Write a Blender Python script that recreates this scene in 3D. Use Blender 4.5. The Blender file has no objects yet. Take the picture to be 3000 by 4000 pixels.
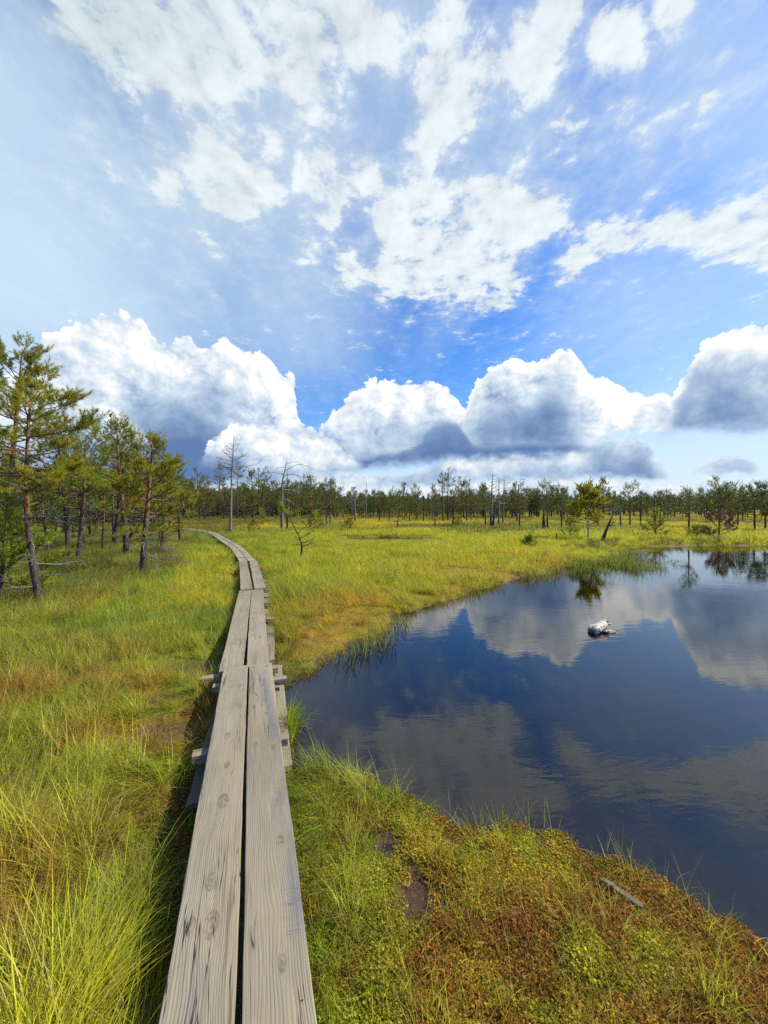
import bpy, bmesh, math, random
import numpy as np
from mathutils import Vector, Matrix

SC = bpy.context.scene
COL = SC.collection
D = bpy.data
RNG = np.random.default_rng(7)
random.seed(7)
rad = math.radians

# ------------------------------------------------------------------ frame of reference
# Camera stands on the boardwalk, looks along +Y.  Water level is z = 0.
CAM_H = 1.77            # eye above the water
PLANK_TOP = 0.22        # walking surface above the water
SUN_AZ, SUN_EL = 77.0, 40.0      # degrees right of the view axis, degrees above the horizon
FOC = 1500.0            # focal length in pixels of the 3000 x 4000 photograph
HOR = 1985.0            # row of the horizon


def gp(px, py, z=0.0):
    """photo pixel -> point on the level z"""
    d = (CAM_H - z) * FOC / (py - HOR)
    return ((px - 1500.0) / FOC * d, d)


def top_of(py, d):
    return CAM_H + (HOR - py) / FOC * d


def link(o):
    COL.objects.link(o)
    return o


def tag(o, label=None, cat=None, group=None, kind=None):
    if label: o['label'] = label
    if cat: o['category'] = cat
    if group: o['group'] = group
    if kind: o['kind'] = kind
    return o


def empty(name, loc=(0, 0, 0), rz=0.0):
    o = D.objects.new(name, None)
    o.empty_display_size = 0.2
    o.location = loc
    o.rotation_euler = (0, 0, rz)
    return link(o)


class MB:
    """collects vertices / faces and links them as one mesh object"""

    def __init__(s):
        s.v, s.f, s.n, s.c = [], [], 0, []

    def add(s, verts, faces, col=None):
        verts = np.asarray(verts, dtype=np.float32).reshape(-1, 3)
        s.v.append(verts)
        s.f.extend([tuple(i + s.n for i in f) for f in faces])
        if col is not None:
            c = np.asarray(col, dtype=np.float32)
            if c.ndim == 1:
                c = np.repeat(c[None, :], len(verts), 0)
            s.c.append(c)
        else:
            s.c.append(np.full((len(verts), 3), 0.5, np.float32))
        s.n += len(verts)

    def tube(s, pts, radii, sides=7, cap=True, col=None):
        pts = np.asarray(pts, float)
        n = len(pts)
        rings = []
        t0 = pts[1] - pts[0]
        up = np.array([1.0, 0, 0]) if abs(t0[0]) < 0.8 * np.linalg.norm(t0) else np.array([0, 1.0, 0])
        for i in range(n):
            a, b = pts[max(0, i - 1)], pts[min(n - 1, i + 1)]
            t = b - a
            t = t / (np.linalg.norm(t) + 1e-9)
            u = up - t * np.dot(up, t)
            u /= np.linalg.norm(u) + 1e-9
            w = np.cross(t, u)
            up = u
            ang = np.arange(sides) / sides * 2 * math.pi
            rings.append(pts[i] + radii[i] * (np.cos(ang)[:, None] * u + np.sin(ang)[:, None] * w))
        v = np.concatenate(rings)
        f = []
        for i in range(n - 1):
            for k in range(sides):
                k2 = (k + 1) % sides
                f.append((i * sides + k, i * sides + k2, (i + 1) * sides + k2, (i + 1) * sides + k))
        if cap:
            f.append(tuple(range(sides - 1, -1, -1)))
            f.append(tuple((n - 1) * sides + k for k in range(sides)))
        s.add(v, f, col)

    def mesh(s, name, mat=None, smooth=True):
        me = D.meshes.new(name)
        v = np.concatenate(s.v) if s.v else np.zeros((0, 3))
        me.from_pydata(v.tolist(), [], s.f)
        if s.c:
            at = me.attributes.new('tint', 'FLOAT_COLOR', 'POINT')
            c = np.concatenate(s.c)
            at.data.foreach_set('color', np.concatenate([c, np.ones((len(c), 1), np.float32)], 1).ravel())
        if smooth:
            me.polygons.foreach_set('use_smooth', [True] * len(me.polygons))
        if mat: me.materials.append(mat)
        me.update()
        return me

    def build(s, name, mat=None, parent=None, smooth=True):
        o = D.objects.new(name, s.mesh(name, mat, smooth))
        link(o)
        if parent is not None: o.parent = parent
        return o


def fast_mesh(name, verts, faces, mat=None, smooth=False, cols=None):
    """verts (n,3); faces (m,k) with k = 3 or 4, all the same"""
    me = D.meshes.new(name)
    verts = np.asarray(verts, np.float32)
    faces = np.asarray(faces, np.int32)
    m, k = faces.shape
    me.vertices.add(len(verts))
    me.vertices.foreach_set('co', verts.ravel())
    me.loops.add(m * k)
    me.loops.foreach_set('vertex_index', faces.ravel())
    me.polygons.add(m)
    me.polygons.foreach_set('loop_start', np.arange(m, dtype=np.int32) * k)
    me.polygons.foreach_set('use_smooth', np.full(m, smooth))
    me.update(calc_edges=True)
    if cols is not None:
        at = me.attributes.new('tint', 'FLOAT_COLOR', 'POINT')
        c = np.concatenate([np.asarray(cols, np.float32), np.ones((len(verts), 1), np.float32)], 1)
        at.data.foreach_set('color', c.ravel())
    if mat: me.materials.append(mat)
    return me


# ------------------------------------------------------------------ node expressions
class E:
    """a node socket (or a number) with arithmetic that adds Math nodes"""
    tree = None

    def __init__(s, x):
        s.x = x

    @staticmethod
    def node(t, **kw):
        n = E.tree.nodes.new(t)
        for k, v in kw.items():
            setattr(n, k, v)
        return n

    @staticmethod
    def put(sock, v):
        if isinstance(v, E): v = v.x
        if hasattr(v, 'is_output'):
            E.tree.links.new(v, sock)
        else:
            sock.default_value = v

    @staticmethod
    def m(op, *a, clamp=False):
        n = E.node('ShaderNodeMath', operation=op, use_clamp=clamp)
        for i, v in enumerate(a): E.put(n.inputs[i], v)
        return E(n.outputs[0])

    def __add__(s, o): return E.m('ADD', s, o)
    __radd__ = __add__
    def __sub__(s, o): return E.m('SUBTRACT', s, o)
    def __rsub__(s, o): return E.m('SUBTRACT', o, s)
    def __mul__(s, o): return E.m('MULTIPLY', s, o)
    __rmul__ = __mul__
    def __truediv__(s, o): return E.m('DIVIDE', s, o)
    def __rtruediv__(s, o): return E.m('DIVIDE', o, s)
    def max(s, o): return E.m('MAXIMUM', s, o)
    def min(s, o): return E.m('MINIMUM', s, o)
    def abs(s): return E.m('ABSOLUTE', s)
    def pow(s, o): return E.m('POWER', s, o)
    def clamp(s): return E.m('ADD', s, 0.0, clamp=True)

    def ss(s, a, b, lo=0.0, hi=1.0):
        n = E.node('ShaderNodeMapRange', interpolation_type='SMOOTHSTEP')
        for i, v in zip((0, 1, 2, 3, 4), (s, a, b, lo, hi)): E.put(n.inputs[i], v)
        return E(n.outputs[0])

    def lin(s, a, b, lo=0.0, hi=1.0):
        n = E.node('ShaderNodeMapRange', interpolation_type='LINEAR')
        for i, v in zip((0, 1, 2, 3, 4), (s, a, b, lo, hi)): E.put(n.inputs[i], v)
        return E(n.outputs[0])

    def curve(s, pts, lo, hi, handle='AUTO'):
        """piecewise curve through pts (x,y); x range lo..hi is mapped to 0..1"""
        n = E.node('ShaderNodeFloatCurve')
        c = n.mapping.curves[0]
        ys = [p[1] for p in pts]
        y0, y1 = min(ys) - 1e-6, max(ys) + 1e-6
        q = sorted(((x - lo) / (hi - lo), (y - y0) / (y1 - y0)) for x, y in pts)
        while len(c.points) < len(q): c.points.new(0.5, 0.5)
        for p, (x, y) in zip(c.points, q):
            p.location = (x, y)
            p.handle_type = handle
        n.mapping.update()
        E.put(n.inputs['Value'], s.lin(lo, hi))
        return E(n.outputs[0]) * (y1 - y0) + y0


def vec(x=0.0, y=0.0, z=0.0):
    n = E.node('ShaderNodeCombineXYZ')
    for i, v in enumerate((x, y, z)): E.put(n.inputs[i], v)
    return E(n.outputs[0])


def sep(v):
    n = E.node('ShaderNodeSeparateXYZ')
    E.put(n.inputs[0], v)
    return [E(o) for o in n.outputs]


def vmath(op, a, b=None, scale=None):
    n = E.node('ShaderNodeVectorMath', operation=op)
    E.put(n.inputs[0], a)
    if b is not None: E.put(n.inputs[1], b)
    if scale is not None: E.put(n.inputs['Scale'], scale)
    return E(n.outputs['Value' if op in ('DOT_PRODUCT', 'LENGTH', 'DISTANCE') else 'Vector'])


def noise(v, scale=1.0, detail=4.0, rough=0.5, lac=2.0, dist=0.0, dim='3D', color=False, typ='FBM'):
    n = E.node('ShaderNodeTexNoise', noise_dimensions=dim)
    n.noise_type = typ
    E.put(n.inputs['Vector'], v)
    for k, val in (('Scale', scale), ('Detail', detail), ('Roughness', rough), ('Lacunarity', lac), ('Distortion', dist)):
        E.put(n.inputs[k], val)
    return E(n.outputs['Color' if color else 0])


def voro(v, scale=1.0, detail=0.0, rough=0.5, lac=2.0, feature='F1', dim='2D', smooth=0.5, rand=1.0):
    n = E.node('ShaderNodeTexVoronoi', voronoi_dimensions=dim, feature=feature)
    n.normalize = True if 'normalize' in dir(n) else False
    E.put(n.inputs['Vector'], v)
    for k, val in (('Scale', scale), ('Detail', detail), ('Roughness', rough), ('Lacunarity', lac), ('Randomness', rand)):
        if k in n.inputs: E.put(n.inputs[k], val)
    if feature == 'SMOOTH_F1': E.put(n.inputs['Smoothness'], smooth)
    return E(n.outputs['Distance'])


def mixc(f, a, b, mode='MIX'):
    n = E.node('ShaderNodeMix', data_type='RGBA', blend_type=mode)
    E.put(n.inputs[0], f)
    for i, v in ((6, a), (7, b)):
        if isinstance(v, (tuple, list)): v = tuple(v) + ((1.0,) if len(v) == 3 else ())
        E.put(n.inputs[i], v)
    return E(n.outputs[2])


def ramp(f, stops, interp='LINEAR'):
    n = E.node('ShaderNodeValToRGB')
    cr = n.color_ramp
    cr.interpolation = interp
    while len(cr.elements) < len(stops): cr.elements.new(0.5)
    for e, (p, c) in zip(cr.elements, stops):
        e.position = p
        e.color = tuple(c) + (1.0,)
    E.put(n.inputs[0], f)
    return E(n.outputs[0])


def new_mat(name):
    m = D.materials.new(name)
    m.use_nodes = True
    m.node_tree.nodes.clear()
    E.tree = m.node_tree
    return m


def out_surface(sh):
    o = E.node('ShaderNodeOutputMaterial')
    E.put(o.inputs['Surface'], sh)
    return o


def attr(name, typ='GEOMETRY'):
    n = E.node('ShaderNodeAttribute', attribute_name=name, attribute_type=typ)
    return n


def principled(col, rough=0.8, spec=0.3, normal=None, **kw):
    n = E.node('ShaderNodeBsdfPrincipled')
    if isinstance(col, (tuple, list)): col = tuple(col) + (1.0,)
    E.put(n.inputs['Base Color'], col)
    E.put(n.inputs['Roughness'], rough)
    E.put(n.inputs['Specular IOR Level'], spec)
    if normal is not None: E.put(n.inputs['Normal'], normal)
    for k, v in kw.items(): E.put(n.inputs[k], v)
    return E(n.outputs[0])


def bump(h, strength=0.5, dist=0.01):
    n = E.node('ShaderNodeBump')
    E.put(n.inputs['Strength'], strength)
    E.put(n.inputs['Distance'], dist)
    E.put(n.inputs['Height'], h)
    return E(n.outputs[0])
# ------------------------------------------------------------------ sky: Nishita air, high cloud veil, altocumulus, cumulus banks
EXPO = 0.42


def azel(px, py):
    X, Y = (px - 1500) / FOC, (HOR - py) / FOC
    return math.atan(X), math.atan(Y / math.sqrt(1 + X * X))


def dirof(px, py):
    X, Y = (px - 1500) / FOC, (HOR - py) / FOC
    l = math.sqrt(X * X + Y * Y + 1)
    return (X / l, 1 / l, Y / l)


def build_world():
    w = D.worlds.new('World')
    SC.world = w
    w.use_nodes = True
    t = w.node_tree
    t.nodes.clear()
    E.tree = t
    tc = E.node('ShaderNodeTexCoord')
    dvec = E(tc.outputs['Generated'])
    x, y, z = sep(dvec)
    zc = z.max(0.03)

    sky = E.node('ShaderNodeTexSky', sky_type='NISHITA')
    sky.sun_disc = False
    sky.sun_elevation = rad(SUN_EL)
    sky.sun_rotation = rad(SUN_AZ)
    sky.air_density = 1.0
    sky.dust_density = 0.6
    sky.ozone_density = 3.0
    hs = E.node('ShaderNodeHueSaturation')
    E.put(hs.inputs['Saturation'], 1.25)
    E.put(hs.inputs['Value'], 1.0)
    E.put(hs.inputs['Color'], E(sky.outputs[0]))
    col = mixc(1.0, E(hs.outputs[0]), tuple(v / 2 ** EXPO for v in (1.22, 1.55, 1.98)), 'MULTIPLY')
    K = 10.0 / 2 ** EXPO                         # background strength is 0.1

    def cc(c): return tuple(v * K for v in c)

    def blobs(lst, soft=1.0):
        """sum of round lobes given as (px, py, radius px, weight)"""
        tot = None
        for b in lst:
            px, py, r = b[:3]
            wt = b[3] if len(b) > 3 else 1.0
            c = dirof(px, py)
            X, Y = (px - 1500) / FOC, (HOR - py) / FOC
            # angular size of r pixels there (mean of radial and tangential scale)
            l2 = 1 + X * X + Y * Y
            ang = r / FOC * (1 / l2 * 1 / math.sqrt(l2)) ** 0.5
            n = vmath('DISTANCE', warp, c)
            e = n.ss(ang * 1.45 * soft, ang * 0.25, 0.0, wt)
            tot = e if tot is None else tot + e
        return tot

    # ---- coordinates
    A = E.m('ARCTAN2', x, y)
    EL = E.m('ARCSINE', z)
    pl = vec(x / zc, y / zc, 0.0)                # a flat cloud layer overhead
    plx, ply, _ = sep(pl)

    # domain warp shared by the masks
    wn = noise(dvec, 7.0, 3.0, 0.55, color=True)
    warp = vmath('ADD', dvec, vmath('SCALE', vmath('SUBTRACT', wn, (0.5, 0.5, 0.5)), scale=0.085))

    # ---- cirrus veil: streaks run along the view axis, so they fan out overhead
    st = noise(vec(plx * 2.3, ply * 0.34 + plx * 0.25, 3.1), 1.0, 6.0, 0.55, dist=0.6)
    st2 = noise(vec(plx * 6.0 + ply * 1.2, ply * 1.9, 1.7), 1.0, 6.0, 0.62, dist=0.6)
    veil = blobs([(-150, 1050, 620, 0.75), (150, 600, 430, 0.42), (60, 300, 300, 0.35), (300, 1350, 500, 0.55), (850, 1150, 480, 0.42),
                  (1250, 1250, 300, 0.2), (2750, 1330, 420, 0.38), (2350, 1250, 250, 0.16), (2950, 450, 260, 0.30), (2500, 480, 300, 0.26),
                  (2750, 150, 260, 0.26), (2150, 1330, 200, 0.08), (1950, 700, 330, 0.25), (1500, 350, 700, 0.35), (950, 550, 380, 0.30),
                  (600, 800, 300, 0.28), (2880, 1760, 330, 0.8), (2500, 1850, 350, 0.5), (1000, 900, 500, .26), (2500, 500, 700, .16), (600, 500, 500, .25), (200, 1250, 500, .5), (1300, 200, 700, .14), (-100, 700, 600, .6), (-200, 200, 500, .5), (500, 1000, 500, .3)])
    va = veil * (st * 1.0 + st2 * 0.45 + 0.28)
    vfine = (st - 0.46).max(0.0) * 1.0 + (st2 - 0.48).max(0.0) * 0.55
    va = (va + vfine * E.m('ADD', z * 0.9, 0.12)).max(0.0) * 1.25
    va = va / (va + 1.0) * 1.25
    col = mixc(va, col, cc((0.62, 0.80, 0.96)))

    col = mixc(z.ss(0.24, 0.02, 0.0, 0.72), col, cc((0.74, 0.86, 0.97)))       # milky air low down

    # ---- altocumulus overhead
    cov = blobs([(260, 20, 200), (520, 120, 270), (820, 190, 230), (960, 330, 130, .8), (1150, 90, 190), (1330, 80, 170), (1480, 150, 150), (700, 10, 260),
                 (1150, 330, 110, .7), (1720, 180, 180), (1760, 400, 150), (1700, 560, 80, .7), (1940, 260, 130, .9), (2130, 150, 150), (2220, 30, 130),
                 (2060, 340, 110, .9), (2210, 450, 85, .95), (2400, 180, 100, .95), (2480, 230, 60, .7), (2620, 60, 100), (2780, 260, 40, .7), (2740, 410, 50, .7),
                 (680, 760, 70, .85), (840, 560, 70, .5), (850, 690, 110, .8), (930, 790, 110, .85), (1060, 770, 75), (1080, 560, 70, .5), (1250, 740, 120), (1290, 850, 70, .9),
                 (1440, 720, 85), (1260, 470, 80, .35), (1640, 640, 90, .65), (1800, 570, 90, .65), (1580, 820, 100, .8), (1760, 850, 170, 1.05), (1960, 860, 160, 1.05),
                 (2120, 840, 110, .95), (1600, 960, 150), (1850, 1050, 160, 1.1), (1990, 1120, 80), (1370, 1050, 90, .95), (1530, 1090, 100), (1180, 1000, 70, .8),
                 (1700, 1100, 120, .9), (1500, 900, 90, .7),
                 (2290, 950, 110), (2200, 1050, 70, .95), (2440, 930, 100), (2590, 920, 100), (2760, 940, 120, 1.1), (2930, 950, 130, 1.1), (2960, 790, 90, .9), (2840, 850, 80, .9),
                 (3050, 1020, 110, 1.1), (2660, 880, 70, .8)])
    cov = cov + blobs([(1450, 640, 620, .18), (1150, 300, 450, .10), (1900, 900, 450, .16), (2450, 450, 420, .10), (750, 750, 300, .16), (700, 700, 260, .3), (900, 40, 600, .42), (2500, 300, 330, .22)], 1.2)
    cov = cov.min(1.3)
    an = noise(vec(plx, ply * 0.85, 0.0), 6.6, 9.0, 0.61, dist=0.25)
    an2 = noise(vec(plx + 0.05, ply * 0.85 + 0.03, 0.0), 6.6, 6.0, 0.60, dist=0.25)
    am = noise(vec(plx * 1.0, ply, 5.0), 19.0, 6.0, 0.68, dist=0.3)
    dens = cov * 0.54 + an * 1.80 + am * 1.20 - 1.79
    aa = dens.ss(-0.14, 0.38).max((dens + (st2 - 0.5) * 0.35).ss(-0.48, 0.22) * z.ss(0.30, 0.62, 0.10, 0.40))
    alit = ((an - an2) * 0.50 + 0.90 + dens * 0.16 + (am - 0.5) * 0.06).min(1.06)
    thick = blobs([(350, 80, 330, .5), (750, 120, 300, .38), (1250, 60, 300, .25), (800, 760, 230, .2), (1700, 480, 130, .18)])
    acol = mixc(thick.clamp(), cc((0.85, 0.93, 0.97)), cc((0.56, 0.68, 0.72)))
    acol = vmath('SCALE', acol, scale=alit.max(0.7))
    col = mixc(aa * 0.96, col, acol)

    # ---- cumulus: billows in azimuth / elevation
    pw = noise(vec(A, EL, 0.0), 9.0, 3.0, 0.5, color=True)
    uv0 = vec(A, EL * 1.15, 0.0)
    uvw = vmath('ADD', uv0, vmath('SCALE', vmath('SUBTRACT', pw, (0.5, 0.5, 0.5)), scale=0.07))
    sx, sy = 0.022, 0.017

    def billow(off):
        p = vmath('ADD', uvw, off)
        big = voro(p, 8.5, 3.6, 0.62, 2.3, feature='F1')
        return 1.0 - big * 1.45

    b0 = billow((0, 0, 0))
    b1 = billow((sx, sy, 0))
    fl = noise(vec(A, EL * 1.4, 2.0), 26.0, 7.0, 0.62)
    fl2 = noise(vec(A + 0.012, EL * 1.4 + 0.012, 2.0), 26.0, 6.0, 0.62)
    fine = (b0 - b1) * 1.05 + (fl - fl2) * 0.22
    ragg = (fl - 0.5)

    AW = A + (b0 - 0.45) * 0.022 + ragg * 0.030         # lobes push sideways as well as up

    def layer(col, top, base, amp, shade, rim, lo, hi, tone=0.0, soft=0.007, bsoft=0.02, k_grad=0.55, contrast=1.2, ragk=0.020):
        tp = [azel(*p) for p in top]
        bp = [azel(*p) for p in base]
        a0, a1 = azel(lo, HOR)[0], azel(hi, HOR)[0]
        T = AW.curve(tp, a0, a1)
        B = A.curve(bp, a0, a1)
        ins = T - EL + (b0 - 0.45) * amp + ragg * ragk
        edge = A.ss(a0, a0 + 0.03) * A.ss(a1, a1 - 0.03)
        bot = (EL - B + ragg * 0.05).ss(-bsoft, bsoft)
        al = ins.ss(0.0, soft) * bot * edge
        g = ((EL - B) / (T - B + 0.03)).clamp()
        L = g * k_grad + tone + ragg * 0.03
        if rim: L = L + ins.ss(rim[1], 0.004, 0.0, rim[0])
        if shade: L = L + blobs(shade) * 0.72
        L = L + ((b0 - 0.45) * 0.50 + fine) * contrast * L.ss(0.05, 0.50, 0.30, 1.0)
        c = ramp(L * 0.72 + 0.27, [(0.0, cc((0.125, 0.225, 0.45))), (0.22, cc((0.26, 0.38, 0.60))), (0.45, cc((0.50, 0.63, 0.80))),
                     (0.68, cc((0.72, 0.82, 0.92))), (0.92, cc((0.98, 1.0, 1.01))), (1.0, cc((1.22, 1.22, 1.20)))])
        return mixc(al, col, c)

    # far rows of small cumulus low over the forest
    col = layer(col, [(-700, 1930), (0, 1900), (600, 1880), (1100, 1905), (1300, 1880), (1500, 1900), (1660, 1905), (1800, 1870), (2000, 1880), (2200, 1865), (2320, 1890), (2420, 1870),
                      (2550, 1900), (2620, 1880), (2700, 1905), (2770, 1884), (2870, 1900), (3000, 1870), (3400, 1860), (3900, 1900)],
                [(-700, 1965), (3900, 1965)], 0.030, None, None, -700, 3900, tone=0.30, soft=0.008, bsoft=0.012, k_grad=0.55, contrast=0.9, ragk=0.085)
    # a separate little cloud at the right, and the grey heap behind the main bank
    col = layer(col, [(2690, 1835), (2760, 1800), (2850, 1775), (2920, 1790), (2980, 1835)], [(2690, 1846), (2980, 1846)], 0.012,
                [(2860, 1830, 60, -0.2)], None, 2690, 2990, tone=0.18, soft=0.010, bsoft=0.008)
    col = layer(col, [(1040, 1880), (1200, 1840), (1320, 1835), (1500, 1860), (1650, 1830), (1750, 1800), (1900, 1780), (2100, 1770), (2250, 1750), (2350, 1720), (2480, 1715), (2560, 1770), (2620, 1860)],
                [(1040, 1905), (1500, 1900), (1700, 1895), (2100, 1868), (2560, 1868), (2620, 1875)], 0.026,
                [(2400, 1800, 130, -0.42), (2530, 1800, 80, -0.3), (1650, 1875, 110, -0.25), (1350, 1850, 100, 0.15), (2100, 1860, 120, -0.2)], None, 1030, 2640, tone=0.18, soft=0.01, bsoft=0.012)
    # right hand cloud, seen against the light
    col = layer(col, [(2540, 1690), (2610, 1600), (2660, 1520), (2700, 1420), (2760, 1345), (2870, 1290), (3000, 1270), (3300, 1240), (3700, 1300), (4100, 1500)],
                [(2540, 1700), (2700, 1680), (3000, 1675), (4100, 1670)], 0.06,
                [(2740, 1560, 150, -0.34), (2900, 1640, 150, -0.28), (2950, 1460, 90, -0.10), (2860, 1340, 90, 0.22), (2990, 1330, 80, 0.22)], (0.45, 0.05), 2530, 4100, tone=0.12, k_grad=0.40)
    # middle bank: a bright dome, the backlit tower, grey lumps in front
    col = layer(col, [(1150, 1790), (1210, 1720), (1280, 1640), (1330, 1580), (1400, 1530), (1480, 1500), (1640, 1493), (1720, 1512), (1790, 1570), (1850, 1650), (1930, 1720)],
                [(1150, 1850), (1500, 1815), (1930, 1790)], 0.055,
                [(1500, 1800, 240, -0.5), (1720, 1710, 110, -0.40), (1560, 1560, 140, 0.12), (1250, 1760, 100, -0.25)],
                (0.12, 0.03), 1140, 1940, tone=0.50, k_grad=0.34)
    col = layer(col, [(1700, 1770), (1790, 1650), (1840, 1560), (1880, 1475), (1950, 1432), (2010, 1415), (2090, 1425), (2150, 1400), (2205, 1375), (2260, 1405), (2320, 1480), (2400, 1500),
                      (2480, 1545), (2590, 1545), (2640, 1660)],
                [(1700, 1800), (1800, 1785), (2150, 1770), (2300, 1745), (2450, 1690), (2640, 1670)], 0.055,
                [(1980, 1660, 140, -0.30), (2180, 1650, 130, -0.62), (2170, 1500, 70, -0.25), (2000, 1760, 250, -0.45), (2000, 1500, 90, 0.05), (2350, 1590, 130, 0.45), (2480, 1610, 100, 0.40),
                 (2300, 1480, 70, 0.3), (2400, 1700, 100, 0.2)], (0.30, 0.03), 1690, 2650, tone=0.36, k_grad=0.32)
    col = layer(col, [(560, 1830), (700, 1800), (900, 1795), (1050, 1805), (1150, 1822), (1300, 1790), (1450, 1775), (1600, 1745), (1670, 1670), (1760, 1640), (1820, 1690), (1900, 1735), (2050, 1725), (2200, 1730), (2330, 1740)],
                [(560, 1890), (900, 1885), (1130, 1866), (1500, 1818), (1800, 1792), (2150, 1773), (2330, 1755)], 0.030,
                [(1400, 1830, 200, -0.3), (1800, 1790, 250, -0.35), (2150, 1780, 200, -0.3)], (0.20, 0.025), 540, 2340, tone=-0.26, k_grad=0.55, contrast=0.55, soft=0.016)
    # big left hand cumulus, lit from the side: the great heap, two bright heaps before it
    col = layer(col, [(-900, 1700), (-300, 1600), (60, 1500), (160, 1400), (260, 1310), (350, 1268), (470, 1250), (560, 1268), (640, 1340), (700, 1320), (740, 1315), (790, 1385), (850, 1375), (910, 1352),
                      (970, 1390), (1030, 1385), (1080, 1440), (1120, 1470), (1150, 1470), (1160, 1560), (1185, 1660), (1260, 1690), (1330, 1750), (1420, 1800)],
                [(-900, 1960), (0, 1930), (700, 1900), (1000, 1850), (1200, 1830), (1420, 1830)], 0.060,
                [(220, 1390, 110, -0.30), (640, 1560, 120, -0.30), (820, 1590, 140, -0.48), (880, 1490, 90, -0.25), (740, 1780, 190, -0.75), (560, 1760, 190, -0.60),
                 (850, 1830, 140, -0.6), (300, 1780, 220, -0.6), (560, 1400, 120, 0.12), (700, 1420, 100, 0.15), (1000, 1450, 110, 0.25), (1100, 1520, 70, 0.25)],
                None, -900, 1430, tone=0.38, k_grad=0.34)
    col = layer(col, [(-100, 1600), (80, 1520), (220, 1500), (330, 1530), (420, 1545), (500, 1620), (600, 1700)], [(-100, 1720), (300, 1710), (600, 1730)], 0.060,
                [(250, 1690, 150, -0.35)], None, -120, 620, tone=0.42, k_grad=0.36, soft=0.03, bsoft=0.05)
    col = layer(col, [(770, 1790), (830, 1730), (880, 1690), (960, 1650), (1040, 1672), (1100, 1610), (1160, 1650), (1210, 1700), (1280, 1740), (1350, 1790)],
                [(770, 1800), (1000, 1790), (1150, 1850), (1350, 1830)], 0.045, [(900, 1770, 60, -0.2), (1250, 1800, 90, -0.2)], None, 760, 1360, tone=0.50, k_grad=0.36, soft=0.012, bsoft=0.03)

    # below the horizon: the dark bog
    col = mixc(z.ss(0.0, -0.02), col, cc((0.06, 0.06, 0.03)))
    bg = E.node('ShaderNodeBackground')
    E.put(bg.inputs['Color'], col)
    bg.inputs['Strength'].default_value = 0.1
    o = E.node('ShaderNodeOutputWorld')
    t.links.new(bg.outputs[0], o.inputs[0])
    w.cycles.sampling_method = 'NONE'      # soft light: reached by the bounced rays themselves


def build_sun_and_camera():
    L = D.lights.new('sun', 'SUN')
    L.energy = 5.0
    L.angle = rad(0.55)
    L.color = (1.0, 0.94, 0.80)
    o = link(D.objects.new('sun', L))
    a, e = rad(SUN_AZ), rad(SUN_EL)
    d = Vector((math.sin(a) * math.cos(e), math.cos(a) * math.cos(e), math.sin(e)))
    o.rotation_euler = d.to_track_quat('Z', 'Y').to_euler()
    o.location = d * 60
    cam = D.cameras.new('camera')
    cam.sensor_fit = 'HORIZONTAL'
    cam.sensor_width = 36.0
    cam.lens = 18.0
    cam.clip_start = 0.05
    cam.clip_end = 6000
    c = link(D.objects.new('camera', cam))
    c.location = (0, 0, CAM_H)
    c.rotation_euler = (rad(90) - math.atan((2000 - HOR) / FOC), 0, 0)
    SC.camera = c
    SC.view_settings.view_transform = 'Standard'
    SC.view_settings.look = 'None'
    SC.view_settings.exposure = EXPO
    SC.view_settings.gamma = 1.0
    SC.cycles.max_bounces = 8
    SC.cycles.diffuse_bounces = 3
    SC.cycles.glossy_bounces = 3
    SC.cycles.transmission_bounces = 4
    SC.cycles.transparent_max_bounces = 8
    SC.cycles.caustics_reflective = False
    SC.cycles.caustics_refractive = False
    SC.cycles.use_adaptive_sampling = True
    SC.cycles.use_denoising = False
    SC.cycles.adaptive_threshold = 0.012


build_world()
build_sun_and_camera()
# ------------------------------------------------------------------ lattice noise for the terrain and for planting
_tab = np.random.default_rng(11).random((256, 256))


def vnoise(x, y):
    x, y = np.asarray(x, float), np.asarray(y, float)
    xi, yi = np.floor(x).astype(int), np.floor(y).astype(int)
    fx, fy = x - xi, y - yi
    fx, fy = fx * fx * (3 - 2 * fx), fy * fy * (3 - 2 * fy)
    g = lambda a, b: _tab[a & 255, b & 255]
    return (g(xi, yi) * (1 - fx) + g(xi + 1, yi) * fx) * (1 - fy) + (g(xi, yi + 1) * (1 - fx) + g(xi + 1, yi + 1) * fx) * fy


def fbm(x, y, o=4, rough=0.5):
    t, a, s = 0, 1.0, 0
    for i in range(o):
        t = t + a * vnoise(x * 2 ** i + 17.3 * i, y * 2 ** i + 5.1 * i)
        s += a
        a *= rough
    return t / s


def sstep(x, a, b):
    t = np.clip((x - a) / (b - a), 0, 1)
    return t * t * (3 - 2 * t)


# ------------------------------------------------------------------ pond outline (world), walkway joints
_s = 3000 / 1659.0
POND_PX = [(640, 1668), (700, 1664), (760, 1690), (850, 1722), (905, 1752), (990, 1790), (1060, 1800), (1130, 1794), (1200, 1818), (1260, 1856), (1330, 1878), (1420, 1915),
           (1500, 1962), (1580, 2010), (1659, 2050), (1800, 2120)]
POND_PX2 = [(1659 + 900, 1192), (1659 + 300, 1183), (1659, 1180), (1500, 1180), (1400, 1182), (1352, 1184), (1342, 1190), (1346, 1206), (1300, 1216), (1262, 1222), (1215, 1228), (1180, 1238), (1110, 1256), (1050, 1275),
            (1010, 1284), (930, 1312), (858, 1330), (835, 1362), (812, 1378), (770, 1398), (720, 1418), (680, 1440), (640, 1466), (622, 1480)]
POND = [gp(a * _s, b * _s) for a, b in POND_PX] + [(4.0, 1.7), (9, 3.0), (22, 5.0), (34, 9.0), (38, 16.0)] + [gp(a * _s, b * _s) for a, b in POND_PX2] + [(-0.86, 3.3), (-0.72, 2.8)]
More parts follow.
